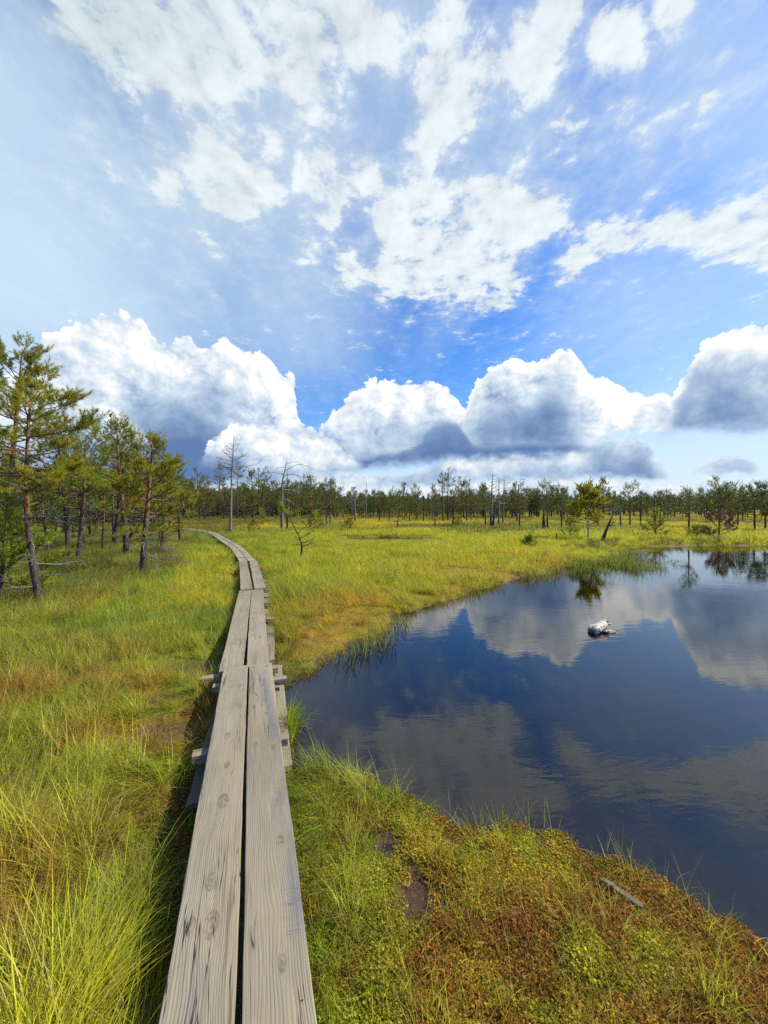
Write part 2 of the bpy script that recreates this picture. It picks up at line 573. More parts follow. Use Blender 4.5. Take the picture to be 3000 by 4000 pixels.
JOINTS = [(0.30, -1.05), (-1.33, 3.757), (-2.51, 7.38), (-3.98, 11.23), (-5.75, 15.0), (-7.6, 18.4), (-9.7, 22.2), (-11.8, 25.6), (-14.7, 28.8), (-18.3, 31.4), (-22.3, 33.2)]


def poly_sd(x, y, P):
    """signed distance to a polygon, negative inside"""
    P = np.asarray(P, float)
    d = np.full(x.shape, 1e9)
    ins = np.zeros(x.shape, bool)
    n = len(P)
    for i in range(n):
        ax, ay = P[i]
        bx, by = P[(i + 1) % n]
        ex, ey = bx - ax, by - ay
        wx, wy = x - ax, y - ay
        t = np.clip((wx * ex + wy * ey) / (ex * ex + ey * ey + 1e-12), 0, 1)
        d = np.minimum(d, (wx - ex * t) ** 2 + (wy - ey * t) ** 2)
        c = ((ay <= y) & (by > y)) | ((by <= y) & (ay > y))
        xx = ax + (y - ay) / (by - ay + 1e-12) * ex
        ins ^= c & (x < xx)
    return np.sqrt(d) * np.where(ins, -1, 1)


def path_dist(x, y):
    """distance to the walkway's centre line, signed: negative to its left"""
    d = np.full(np.shape(x), 1e9)
    sg = np.ones(np.shape(x))
    for (ax, ay), (bx, by) in zip(JOINTS[:-1], JOINTS[1:]):
        ex, ey = bx - ax, by - ay
        wx, wy = x - ax, y - ay
        t = np.clip((wx * ex + wy * ey) / (ex * ex + ey * ey), 0, 1)
        q = np.hypot(wx - ex * t, wy - ey * t)
        s = np.where(ex * wy - ey * wx > 0, -1.0, 1.0)
        sg = np.where(q < d, s, sg)
        d = np.minimum(d, q)
    return d, sg


HOLES = [(-2.14, 4.2, .52, .34), (-1.75, 2.95, .36, .34), (-2.0, 3.5, .30, .30), (-1.25, 1.75, .10, .30), (0.17, 1.72, .17, .16), (0.02, 1.98, .16, .10), (-.35, 4.9, .2, .3)]      # bare wet peat
POOLS = [(0.2, 21.9, 2.5, 1.1), (-1.2, 22.3, 1.1, .7), (10.2, 26.6, 5.8, .32), (5.8, 26.9, 1.5, .25)]                       # little pools in the meadow


def pond_sd(x, y):
    wob = (fbm(x * 2.2 + 40, y * 2.2, 3) - 0.5) * 0.26 * np.clip(y / 3.0, 0.7, 3.0) + (fbm(x * 9 + 7, y * 9, 3) - 0.5) * 0.16
    s = poly_sd(x, y, POND)
    return s + np.where(np.abs(s) < 3, wob, 0)


def ground_z(x, y, psd=None):
    x, y = np.asarray(x, float), np.asarray(y, float)
    if psd is None: psd = pond_sd(x, y)
    far = np.clip(y / 30.0, 0, 1)
    r = np.hypot(x, y)
    b = 0.035 + 0.05 * fbm(x * 1.1 + 3, y * 1.1, 3) + 0.05 * far
    b = b + 0.13 * np.clip(fbm(x * 2.1 + 60, y * 2.1 + 9, 2) - 0.45, 0, 1) * np.where(x < -0.6, 1.0, 0.5)
    b = b + (0.03 + 0.060 * ((x > -.5) & (y < 2.8))) * (fbm(x * 9, y * 9, 3) - 0.5) * (r < 14)
    pd, sg = path_dist(x, y)
    under = sstep(pd, 0.62, 0.30)                                   # trodden, wet trench under the boards
    b = b * (1 - under) + under * (0.014 + 0.02 * (fbm(x * 5, y * 5, 2) - .4))
    # sphagnum swell on the near shore
    b = b + 0.022 * np.exp(-(((x - 0.72) / .30) ** 2 + ((y - 1.90) / .14) ** 2)) + 0.012 * np.exp(-(((x - 1.15) / .3) ** 2 + ((y - 1.42) / .25) ** 2))
    for hx, hy, rx, ry in HOLES:
        q = np.exp(-(((x - hx) / rx) ** 2 + ((y - hy) / ry) ** 2) ** 1.5)
        b = b * (1 - q) + q * (0.011 + 0.016 * (fbm(x * 8, y * 8, 2) - .45))
    for hx, hy, rx, ry in POOLS:
        wob = 0.35 * (fbm(x * 1.3, y * 1.3 + 30, 3) - .5) * 2
        q = sstep(((x - hx) / rx) ** 2 + ((y - hy) / ry) ** 2 + wob, 1.25, 0.85)
        b = b * (1 - q) - 0.05 * q
    bankw = 0.20 + 0.012 * np.clip(y, 0, 30)
    nr = sstep(x, -.75, -.55) * sstep(y, 3.0, 2.4)                  # near right bank: low, wet, running out gently
    b = b * (1 - .45 * nr)
    bankw = bankw + .30 * nr
    out = b * sstep(psd, -0.02, bankw) - 0.006 * sstep(psd, bankw, -0.02)
    bed = -0.006 - 0.05 * sstep(psd, -0.02, -0.40) - 0.55 * sstep(psd, -0.35, -1.2)
    z = np.where(psd > -0.02, out, bed)
    z = z + np.clip((r - 60) / 400, 0, 1) * 0.6                     # land rises a touch towards the far wood
    return z


# ------------------------------------------------------------------ plant colour by place (albedo)
def lerp(a, b, t):
    return a + (b - a) * t[..., None]


C = lambda *v: np.array(v, float)


def shore_moss(x, y):
    m = (y > 4.3) & (y < 12.5) & (x > -1.7) & (x < 7)
    r = np.zeros(np.shape(x))
    if m.any(): r[m] = np.exp(-((pond_sd(x[m], y[m]) - .38) / .42) ** 2) * sstep(fbm(x[m] * 1.3 + 6, y[m] * 1.3, 2), .30, .55)
    return r


def plant_colour(x, y):
    """colour of the living carpet around a place"""
    n1, n2, n3 = fbm(x * .55 + 11, y * .55, 3), fbm(x * 1.6, y * 1.6 + 50, 3), fbm(x * .18 + 90, y * .12, 3)
    base = np.ones(np.shape(x) + (3,)) * C(.205, .255, .012)         # fresh yellow green
    base = lerp(base, C(.36, .315, .014), sstep(n2, .42, .68) * .75)      # yellow
    base = lerp(base, C(.125, .180, .012), sstep(n1, .55, .72) * .8)       # deep green
    base = lerp(base, C(.290, .270, .022), sstep(-x, .8, 1.6) * sstep(y, 5.5, 3.0) * (.35 + .5 * n2))
    meadow = sstep(x + y * .25, -1.2, 1.5) * sstep(y, 4.0, 8)
    base = lerp(base, C(.335, .325, .008) * np.ones(3), meadow * (.55 + .4 * (n3 - .4)))
    gold = sstep(y, 24, 30)
    base = lerp(base, lerp(np.ones(np.shape(x) + (3,)) * C(.42, .335, .010), C(.150, .160, .014), sstep(n3, .40, .54)), gold * .85)
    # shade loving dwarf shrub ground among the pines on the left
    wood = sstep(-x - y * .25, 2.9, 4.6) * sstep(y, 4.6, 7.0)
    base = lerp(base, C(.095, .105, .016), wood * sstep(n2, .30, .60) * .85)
    # ochre and rusty patches close by on the left
    rusty = sstep(fbm(x * 2.1 + 4, y * 2.1 + 2, 3), .50, .62) * sstep(-x, .9, 1.5) * sstep(y, 5.5, 3.5)
    base = lerp(base, C(.28, .145, .020), rusty * .72)
    # orange moss on the near right shore and by the pond's corner
    om = sstep(x, -.25, .35) * sstep(y, 2.4, 1.9)
    base = lerp(base, lerp(np.ones(np.shape(x) + (3,)) * C(.30, .185, .020), C(.20, .080, .020), sstep(n2, .40, .62)), om * .85)
    oc = 1.2 * np.exp(-(((x + .6) / .9) ** 2 + ((y - 6.0) / 1.6) ** 2)) + np.exp(-(((x - 2.2) / 1.6) ** 2 + ((y - 10.3) / 1.1) ** 2)) * .9 + .6 * np.exp(-(((x - 4.5) / 1.5) ** 2 + ((y - 13) / 1.2) ** 2))
    oc = oc + shore_moss(x, y)
    base = lerp(base, C(.36, .20, .02), np.clip(oc, 0, 1) * (.35 + .5 * n2))
    return base


def build_ground():
    def axis(core0, core1, step, far0, far1, k):
        a = list(np.arange(core0, core1, step))
        s, p, up = step, core1, []
        while p < far1:
            up.append(p)
            s *= k
            p += s
        up.append(far1)
        s, p, dn = step, core0, []
        while p > far0:
            s *= k
            p -= s
            dn.append(p)
        return np.array(sorted(set(np.round(dn + a + up, 4))))
    xs = axis(-3.6, 2.6, .033, -1600, 1600, 1.035)
    ys = axis(0.7, 5.6, .033, -60, 2200, 1.028)
    X, Y = np.meshgrid(xs, ys)
    psd = pond_sd(X, Y)
    Z = ground_z(X, Y, psd)
    # knobbly sphagnum surface where it is seen close by
    near = sstep(np.hypot(X, Y), 7, 3) * (psd > -.05)
    Z = Z + near * (.016 * (fbm(X * 30, Y * 30, 3, .6) - .5) + .010 * (vnoise(X * 60, Y * 60) - .5))
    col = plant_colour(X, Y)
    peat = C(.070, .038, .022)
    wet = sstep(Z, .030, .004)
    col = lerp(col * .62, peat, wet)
    col = lerp(col, C(.190, .078, .042), sstep(psd, .02, -.06))
    deep = sstep(psd, -.25, -.85)
    col = lerp(col, C(.0016, .0010, .0008), deep)
    ny, nx = X.shape
    V = np.stack([X, Y, Z], -1).reshape(-1, 3)
    i = np.arange((ny - 1) * (nx - 1))
    r, c = i // (nx - 1), i % (nx - 1)
    F = np.stack([r * nx + c, r * nx + c + 1, (r + 1) * nx + c + 1, (r + 1) * nx + c], 1)

    m = new_mat('bog ground')
    a = attr('tint')
    tc = E.node('ShaderNodeNewGeometry')
    pos = E(tc.outputs['Position'])
    n1 = noise(pos, 38.0, 5.0, .65)
    n2 = noise(pos, 7.0, 4.0, .6)
    n3 = noise(pos, 150.0, 3.0, .6)
    colr = vmath('SCALE', E(a.outputs['Color']), scale=n1.lin(.3, .7, .45, 1.5) * n3.lin(.3, .7, .7, 1.3))
    colr = mixc(n2.ss(.52, .68) * .5, colr, (.085, .045, .018))
    z = sep(pos)[2]
    wetr = z.lin(.0, .035, .55, .9)
    sh = principled(colr, wetr, .18, bump(n1 * .6 + n3 * .4, .9, .02))
    out_surface(sh)
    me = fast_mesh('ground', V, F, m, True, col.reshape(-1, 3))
    o = link(D.objects.new('ground', me))
    tag(o, kind='structure')
    return o


def build_water():
    m = new_mat('peat water')
    g = E.node('ShaderNodeNewGeometry')
    pos = E(g.outputs['Position'])
    px, py, _ = sep(pos)
    # breeze ripples: long wavelets across the view, stronger in patches
    w1 = noise(vec(px * 3.2 + py * .8, py * 9.0 - px * 1.6, 0.0), 1.0, 4.0, .55, dist=.4)
    w2 = noise(vec(px * 10, py * 26, 3.0), 1.0, 3.0, .5)
    patch = noise(vec(px * .35, py * .7, 8.0), 1.0, 2.0, .5).ss(.40, .66, .25, 1.0)
    hgt = (w1 * .7 + w2 * .16) * patch
    nrm = bump(hgt, .30, .0085)
    gl = E.node('ShaderNodeBsdfGlossy')
    E.put(gl.inputs['Color'], (1, 1, 1, 1))
    E.put(gl.inputs['Roughness'], .015)
    E.put(gl.inputs['Normal'], nrm)
    tr = E.node('ShaderNodeBsdfTransparent')
    E.put(tr.inputs['Color'], (.88, .66, .46, 1))
    fr = E.node('ShaderNodeFresnel')
    E.put(fr.inputs['IOR'], 1.60)
    E.put(fr.inputs['Normal'], nrm)
    mx = E.node('ShaderNodeMixShader')
    E.put(mx.inputs[0], E(fr.outputs[0]))
    E.tree.links.new(tr.outputs[0], mx.inputs[1])
    E.tree.links.new(gl.outputs[0], mx.inputs[2])
    out_surface(E(mx.outputs[0]))
    mb = MB()
    mb.add([(-16, -6, 0), (60, -6, 0), (60, 40, 0), (-16, 40, 0)], [(0, 1, 2, 3)])
    o = mb.build('water', m, smooth=False)
    tag(o, kind='structure')


build_ground()
build_water()
# ------------------------------------------------------------------ weathered timber
def wood_mat(name, knots=(), seed=0.0, grey=.5, dark=1.0, freq=112.0, scratch=0.0):
    """planks run along local Y; knots are (x, y, size) in plank coordinates"""
    m = new_mat(name)
    tc = E.node('ShaderNodeTexCoord')
    oi = E.node('ShaderNodeObjectInfo')
    p = E(tc.outputs['Object'])
    x, y, z = sep(p)
    off = E(oi.outputs['Random']) * 37.0 + seed
    wob = noise(vec(x * 3.0, y * .9, off), 1.0, 3.0, .5) - .5
    wob2 = noise(vec(x * 9.0, y * 3.2, off + 4.0), 1.0, 2.0, .5) - .5
    ph = x + wob * .15 + wob2 * .02 + z * .4
    kmask = None
    for kx, ky, ks in knots:
        dx, dy = x - kx, (y - ky) * .50
        d = E.m('SQRT', dx * dx + dy * dy + 1e-6)
        infl = d.ss(ks * 3.4, ks * .5)
        # the grain bends round the knot, then closes into rings
        side = E.m('SIGN', dx)
        push = E.m('EXPONENT', (d * d) * (-1.0 / (ks * ks * 4.0)))
        ph = ph - side * push * ks * .55
        ring = d * .7 + (wob2 * .05) + wob * .03
        core = d.ss(ks * 1.15, ks * .95)
        ph = ph * (1.0 - core) + ring * core
        kmask = core if kmask is None else kmask.max(core)
    g1 = E.m('SINE', ph * (freq * 6.283) + off)
    g1 = g1 * .5 + .5
    g2 = E.m('SINE', ph * (freq * 2.3 * 6.283) + 1.7) * .5 + .5
    amp = noise(vec(x * 14, y * .7, off + 9.0), 1.0, 2.0, .5).ss(.25, .7, .35, 1.0)
    grain = (g1.pow(2.2) * .75 + g2 * .25) * amp                       # 1 = dark late wood line
    fib = noise(vec(x * 210, y * 5.0, off), 1.0, 4.0, .65)
    pore = noise(vec(x * 420, y * 60, off + 2.0), 1.0, 2.0, .6)
    crack = noise(vec(x * 26 + wob * 3.0, y * .55, off + 20.0), 1.0, 3.0, .45)
    ck = (crack - .5).abs().ss(.0085, .002) * noise(vec(x * 5, y * .8, off + 31.0), 1.0, 1.0).ss(.50, .60)
    stain = noise(vec(x * 4, y * 1.1, off + 12.0), 1.0, 5.0, .6)
    col = mixc(stain.ss(.32, .70), (.335, .270, .172), (.275, .245, .180))
    edge = noise(vec(x * 7, y * .8, off + 5.0), 1.0, 4.0, .6)
    col = mixc(edge.ss(.50, .74) * grey, col, (.175, .182, .188))
    col = mixc(grain * .45, col, (.100, .076, .050))
    col = mixc((fib - .5).max(0.0) * 1.5, col, (.07, .055, .042))
    col = mixc((.47 - fib).max(0.0) * 1.6, col, (.42, .385, .31))
    col = mixc(pore.ss(.66, .74) * .45, col, (.09, .07, .05))
    if kmask is not None:
        kd = noise(vec(x * 40, y * 40, off), 1.0, 3.0, .6)
        col = mixc(kmask * kd.ss(.3, .7, .05, .6), col, (.085, .066, .046))
    if scratch:
        sc = noise(vec(x * 2.0 + y * .5, y * 75 + x * 9.0, off + 3.0), 1.0, 2.0, .4)
        sk = (sc - .5).abs().ss(.022, .004) * noise(vec(x * 9, y * 3.5, off + 44.0), 1.0, 2.0).ss(.50, .62) * x.ss(-.02, .06)
        col = mixc(sk * scratch, col, (.075, .085, .10))
    tread = noise(vec(x * 1.6, y * .45, off + 70.0), 1.0, 4.0, .55)
    col = vmath('SCALE', col, scale=tread.lin(.30, .70, .70, 1.22))
    damp = noise(vec(x * 5.0, y * 1.7, off + 81.0), 1.0, 5.0, .62)
    col = mixc(damp.ss(.57, .70) * .35, col, (.085, .080, .062))
    spl = noise(vec(x * 60.0, y * 1.6, off + 90.0), 1.0, 3.0, .5)
    col = mixc(spl.ss(.62, .70) * .5, col, (.075, .058, .040))
    col = mixc(ck * .92, col, (.022, .017, .013))
    if dark != 1.0: col = vmath('SCALE', col, scale=dark)
    h = (1.0 - grain) * .5 + fib * .35 - ck * 1.6
    sh = principled(col, .78, .25, bump(h, .42, .004))
    out_surface(sh)
    return m


def plank_mb(w, L, t, seed, skew0=0.0, skew1=0.0):
    """a sawn board along +Y from y = 0, gently warped, with worn edges"""
    r = np.random.default_rng(seed)
    n = max(6, int(L / .12))
    mb = MB()
    prof = []
    b = .0035
    for (sx, sz) in ((-1, 1), (1, 1), (1, -1), (-1, -1)):
        cx, cz = sx * (w / 2 - b), (t / 2 - b) * sz
        a0 = {(-1, 1): 180, (1, 1): 90, (1, -1): 0, (-1, -1): 270}[(sx, sz)]
        for k in range(3):
            a = math.radians(a0 - k * 45)
            prof.append((cx + b * math.cos(a), cz + b * math.sin(a) - t / 2))
    prof = np.array(prof)
    m = len(prof)
    ys = np.linspace(0, L, n)
    ph = r.uniform(0, 6, 4)
    V = []
    for yv in ys:
        u = yv / L
        wig = .003 * np.sin(yv * 1.3 + ph[0]) + .0015 * np.sin(yv * 4.1 + ph[1])
        zz = .004 * np.sin(yv * 1.1 + ph[2])
        jag = r.normal(0, .0011, m)
        skew = skew0 * (1 - u) + skew1 * u
        V.append(np.stack([prof[:, 0] + wig + jag, yv + prof[:, 0] * skew, prof[:, 1] + zz + r.normal(0, .0006, m)], 1))
    V = np.concatenate(V)
    F = []
    for i in range(n - 1):
        for k in range(m):
            k2 = (k + 1) % m
            F.append((i * m + k, (i + 1) * m + k, (i + 1) * m + k2, i * m + k2))
    F.append(tuple(range(m)))
    F.append(tuple((n - 1) * m + k for k in range(m - 1, -1, -1)))
    mb.add(V, F)
    return mb


WOOD_A = wood_mat('weathered plank left', [(-.005, 3.90, .020), (.012, 3.28, .026), (-.004, 2.82, .020), (-.055, 2.66, .017), (.018, 2.64, .027), (.02, 2.22, .026), (.045, 4.65, .02), (.06, 4.28, .02), (.012, 3.58, .016)], 1.3, .45)
WOOD_B = wood_mat('weathered plank right', [(.048, 2.92, .017), (.02, 2.42, .015), (-.06, 3.72, .018), (.055, 3.66, .016), (.02, 4.1, .012), (.0, 4.6, .015)], 7.7, .9, scratch=.9, freq=98.0)
WOOD_C = wood_mat('weathered plank', [(.03, .9, .02), (-.04, 2.1, .017), (.0, 3.1, .02)], 3.1, .7)
WOOD_OLD = wood_mat('old grey timber', [(.0, .5, .02)], 5.5, 1.0, freq=70)
WOOD_DARK = wood_mat('damp old timber', [(.0, .5, .02)], 9.5, 1.0, dark=.55, freq=70)
nm = new_mat('rusty nail')
out_surface(principled((.075, .035, .022), .6, .4))
NAIL = nm


def nail_mb():
    mb = MB()
    mb.tube([(0, 0, -.004), (0, 0, .0012), (0, 0, .0022)], [.0045, .0048, .003], 8)
    return mb


nail_me = nail_mb().mesh('nail', NAIL)
SECTION_LABELS = [
    'nearest boardwalk section, two long knotty grey planks with a black gap',
    'second boardwalk section beyond the first step joint, beside the pond corner',
    'third boardwalk section, short straight pair with a cracked left plank',
    'fourth boardwalk section where the walkway begins to bend left through the grass',
    'fifth boardwalk section, on the bend to the left in bright grass',
    'sixth boardwalk section, sweeping left before the pale dead pine',
    'seventh boardwalk section, thin strip left of the tall dead pine foot',
    'eighth boardwalk section, running almost sideways behind the small drooping pine',
    'ninth boardwalk section, faint pale line passing behind the dense left pine',
    'last boardwalk section in view, disappearing among the trunks of the left wood']
for i, ((ax, ay), (bx, by)) in enumerate(zip(JOINTS[:-1], JOINTS[1:])):
    L = math.hypot(bx - ax, by - ay)
    ang = math.atan2(by - ay, bx - ax) - math.pi / 2
    root = empty('boardwalk_section', (ax, ay, 0), ang)
    tag(root, SECTION_LABELS[i], 'boardwalk', 'boardwalk sections in a row')
    top = PLANK_TOP + (0.0, -.020, -.004, .0, .004, -.004, .0, .004, .0, .0)[i]
    w, gap = .219, .030
    ov = (0.0, .02, .0, .02, .0, .02, .0, .02, 0, 0)[i]
    for s in (-1, 1):
        pm = plank_mb(w if s < 0 else w - .006, L + .012, .046, 100 + i * 2 + (s > 0), 0.0, .06 if i == 0 else -.03)
        o = pm.build('plank', (WOOD_A if s < 0 else WOOD_B) if i == 0 else WOOD_C, root, smooth=False)
        o.location = (s * (w + gap) / 2 - (.040 if i == 1 else 0.0), 0, top + (.003 if s > 0 else 0))
        o.rotation_euler = (0, rad(.5 * s), rad((.12, .25, -.2, .2, .1, .3, 0, .2, .1, .1)[i] * s))
        if i < 4:
            for yy in ((L - .06,) if i == 0 else (.06, L - .06)):
                for xx in (-.06, .055):
                    nobj = link(D.objects.new('nail', nail_me))
                    nobj.parent = o
                    nobj.location = (xx, yy, .0008)
                    nobj.scale = (1.25, 1.25, 1)
            if i == 0:
                for xx, yy in (((.072, 2.30),) if s > 0 else ((-.035, L - .30),)):
                    nobj = link(D.objects.new('nail', nail_me))
                    nobj.parent = o
                    nobj.location = (xx, yy, .0016)
                    nobj.scale = (1.6, 1.6, 1)
    beams = {0: [(2.06, -.245, .235, 0), (3.84, -.33, .27, .01), (4.84, -.30, .34, -.012)], 1: [(.03, -.42, .28, .02), (1.9, -.2, .30, 0), (2.9, -.2, .31, 0), (3.4, -.2, .32, 0)],
             2: [(.10, -.26, .31, 0), (1.0, -.2, .30, 0), (2.2, -.2, .29, 0), (3.8, -.3, .26, 0)]}.get(i, [(.3, -.3, .3, 0), (2.0, -.3, .3, 0)])
    for (yy, x0, x1, tw) in beams:
        bm_ = plank_mb(.075, x1 - x0, .055, 300 + i * 7 + int(yy * 10))
        o = bm_.build('crossbeam', WOOD_OLD, root, smooth=False)
        o.location = (x0, yy, top - .047)
        o.rotation_euler = (0, 0, rad(-90) + tw * 3)


def board(name, label, cat, group, p0, p1, w, t, z0, z1, mat, seed, roll=0.0):
    d = Vector((p1[0] - p0[0], p1[1] - p0[1], z1 - z0))
    o = plank_mb(w, d.length, t, seed, .25, -.35).build(name, mat, smooth=False)
    o.location = (p0[0], p0[1], z0)
    o.rotation_euler = (math.asin((z1 - z0) / d.length), roll, math.atan2(d.y, d.x) - math.pi / 2)
    tag(o, label, cat, group)
    return o


G_OLD = 'old boards lying under the walkway'
board('old_board', 'dark damp board half hidden under the left edge of the nearest planks', 'board', G_OLD, (-1.06, 2.20), (-1.50, 3.75), .15, .03, .075, .085, WOOD_DARK, 51)
board('old_board', 'pale weathered board lying along the pond side of the nearest section', 'board', G_OLD, (-.655, 2.52), (-1.16, 4.15), .10, .035, .060, .075, WOOD_OLD, 52)
board('old_board', 'rotten pale board in the grass right of the second section, mossy gaps around it', 'board', G_OLD, (-1.27, 4.22), (-1.66, 5.55), .12, .05, .09, .085, WOOD_OLD, 53)
board('old_board', 'short broken grey board farther along the right edge of the second section', 'board', G_OLD, (-1.72, 5.6), (-2.02, 6.35), .17, .05, .10, .09, WOOD_OLD, 54)
board('old_board', 'small plank end sticking out right of the third section joint', 'board', G_OLD, (-2.12, 6.75), (-2.42, 7.9), .20, .04, .12, .10, WOOD_OLD, 55)
board('old_board', 'grey board corner poking out at the foot of the nearest planks', 'board', G_OLD, (-.80, .85), (-.55, 1.19), .10, .04, .09, .06, WOOD_DARK, 56, .3)
board('sunken_board', 'narrow grey board sunk in the moss by the near shore', 'board', None, (1.13, 1.66), (1.03, 1.79), .026, .02, .040, .034, WOOD_DARK, 57)
# ------------------------------------------------------------------ grasses, moss, heath: counted by nobody, so planted as stuff
def blade_mat(name, trans=.48, rough=.4):
    m = new_mat(name)
    ins = attr('tint', 'INSTANCER')
    own = attr('tint')
    r, g, b = [E(o) for o in (lambda n: (E.put(n.inputs[0], E(own.outputs['Color'])), n.outputs)[1])(E.node('ShaderNodeSeparateColor'))]
    c = E(ins.outputs['Color'])
    c = vmath('SCALE', c, scale=r.lin(0, 1, .36, 1.8))
    c = mixc(g, c, (.46, .35, .13))                       # dead straw
    c = mixc(b.ss(.35, .0) * .55, c, (.24, .16, .045))    # pale sheaths at the foot
    pr = E.node('ShaderNodeBsdfPrincipled')
    E.put(pr.inputs['Base Color'], c)
    E.put(pr.inputs['Roughness'], rough)
    E.put(pr.inputs['Specular IOR Level'], .16)
    tl = E.node('ShaderNodeBsdfTranslucent')
    E.put(tl.inputs['Color'], vmath('SCALE', c, scale=1.25))
    mx = E.node('ShaderNodeMixShader')
    E.put(mx.inputs[0], trans)
    E.tree.links.new(pr.outputs[0], mx.inputs[1])
    E.tree.links.new(tl.outputs[0], mx.inputs[2])
    out_surface(E(mx.outputs[0]))
    return m


GRASS = blade_mat('grass blade')
MOSS = blade_mat('moss shoot', .25, .8)
HEATH = blade_mat('dwarf shrub leaf', .2, .6)


def blades(n, rad_, h0, h1, lean0, lean1, curl, w, seed, bias=0.0, straw=.12, seg=4, name='tuft', mat=None, kink=0.0):
    r = np.random.default_rng(seed)
    a = r.uniform(0, 2 * math.pi, n)
    q = rad_ * np.sqrt(r.random(n))
    bx, by = q * np.cos(a), q * np.sin(a)
    az = np.where(r.random(n) < .55, a + r.normal(0, .7, n), r.uniform(0, 2 * math.pi, n))
    if bias: az = np.where(r.random(n) < bias, r.normal(0, .38, n), az)
    L = r.uniform(h0, h1, n) * (1 - .25 * (q / (rad_ + 1e-6)))
    th0 = r.uniform(lean0, lean1, n)                      # lean from the vertical at the foot
    cu = curl * r.uniform(.3, 1.3, n)
    tw = r.uniform(0, 2 * math.pi, n)
    ww = w * r.uniform(.6, 1.35, n)
    kk = np.where(r.random(n) < kink, r.uniform(.5, 1.4, n), 0)
    ks = r.integers(1, seg + 1, n)
    P = np.stack([bx, by, np.full(n, -.012)], 1)
    th = th0.copy()
    rows, ts = [], []
    for s in range(seg + 1):
        t = s / seg
        side = np.stack([-np.sin(az + tw * .25), np.cos(az + tw * .25), np.zeros(n)], 1)
        wd = ww * (1 - t ** 1.7) * .5
        if s == seg:
            rows.append(P[:, None, :])
        else:
            rows.append(np.stack([P - side * wd[:, None], P + side * wd[:, None]], 1))
        ts.append(np.full((n, 1 if s == seg else 2), t))
        th = th + cu / seg + np.where(ks == s, kk, 0)
        th = np.minimum(th, 2.5)
        d = np.stack([np.sin(th) * np.cos(az), np.sin(th) * np.sin(az), np.cos(th)], 1)
        P = P + d * (L / seg)[:, None]
    V = np.concatenate(rows, 1)                           # n, 2*seg+1, 3
    T = np.concatenate(ts, 1)
    k = 2 * seg + 1
    f = []
    for s in range(seg - 1):
        i = 2 * s
        f += [(i, i + 1, i + 3), (i, i + 3, i + 2)]
    f.append((2 * seg - 2, 2 * seg - 1, 2 * seg))
    F = (np.arange(n)[:, None, None] * k + np.array(f)[None]).reshape(-1, 3)
    var = np.repeat(r.random(n)[:, None], k, 1)
    st = np.repeat(((r.random(n) < straw) * r.uniform(.5, 1, n))[:, None], k, 1)
    st = np.maximum(st, sstep(T, .8, 1.0) * .5)
    cols = np.stack([var, st, T], -1).reshape(-1, 3)
    return fast_mesh(name, V.reshape(-1, 3), F, mat or GRASS, True, cols)


def sprig_patch(n, rad_, seed, name='moss_sprigs'):
    """little star shaped sphagnum heads"""
    r = np.random.default_rng(seed)
    V, F, Cc = [], [], []
    nv = 0
    for i in range(n):
        a, q = r.uniform(0, 6.283), rad_ * math.sqrt(r.random())
        c = np.array([q * math.cos(a), q * math.sin(a), r.uniform(-.004, .010)])
        R = r.uniform(.0032, .0068)
        var, br = r.random(), (r.random() < .14) * .5
        tilt = r.normal(0, .25, 2)
        for k in range(12):
            b = k / 12 * 6.283 * 2 + r.normal(0, .2)
            el = r.uniform(-.3, 1.25)
            d = np.array([math.cos(b) * math.cos(el) + tilt[0], math.sin(b) * math.cos(el) + tilt[1], math.sin(el)])
            s = np.array([-math.sin(b), math.cos(b), 0]) * R * .24
            V += [c + d * R * .1 - s, c + d * R * .1 + s, c + d * R * 1.0]
            F.append((nv, nv + 1, nv + 2))
            Cc += [(var, br, .6)] * 3
            nv += 3
    return fast_mesh(name, np.array(V), np.array(F), MOSS, False, np.array(Cc))


def shrub_tuft(n, rad_, h, seed, leaf=.011, name='heath_tuft'):
    """dwarf shrub: wiry stems with many tiny leaves"""
    r = np.random.default_rng(seed)
    V, F, Cc = [], [], []
    nv = 0
    for i in range(n):
        a, q = r.uniform(0, 6.283), rad_ * math.sqrt(r.random())
        p = np.array([q * math.cos(a) * .5, q * math.sin(a) * .5, 0.])
        d = np.array([math.cos(a) * q / rad_ * .6 + r.normal(0, .2), math.sin(a) * q / rad_ * .6 + r.normal(0, .2), 1.0])
        d /= np.linalg.norm(d)
        L = h * r.uniform(.55, 1.1)
        var = r.random()
        s = np.cross(d, [0, 0, 1.0])
        s = s / (np.linalg.norm(s) + 1e-6) * .0018
        V += [p - s, p + s, p + d * L]
        F.append((nv, nv + 1, nv + 2))
        Cc += [(.2, .35, .1)] * 3
        nv += 3
        for k in range(16):
            u = r.uniform(.25, 1.0)
            c = p + d * L * u + r.normal(0, .008, 3)
            b = r.uniform(0, 6.283)
            e = np.array([math.cos(b), math.sin(b), r.uniform(.1, 1.1)])
            e /= np.linalg.norm(e)
            sd = np.cross(e, r.normal(0, 1, 3))
            sd = sd / (np.linalg.norm(sd) + 1e-6) * leaf * .35
            V += [c - sd, c + sd, c + e * leaf * r.uniform(.8, 1.7)]
            F.append((nv, nv + 1, nv + 2))
            Cc += [(var * .8 + r.random() * .2, (r.random() < .1) * .5, .7)] * 3
            nv += 3
    return fast_mesh(name, np.array(V), np.array(F), HEATH, False, np.array(Cc))


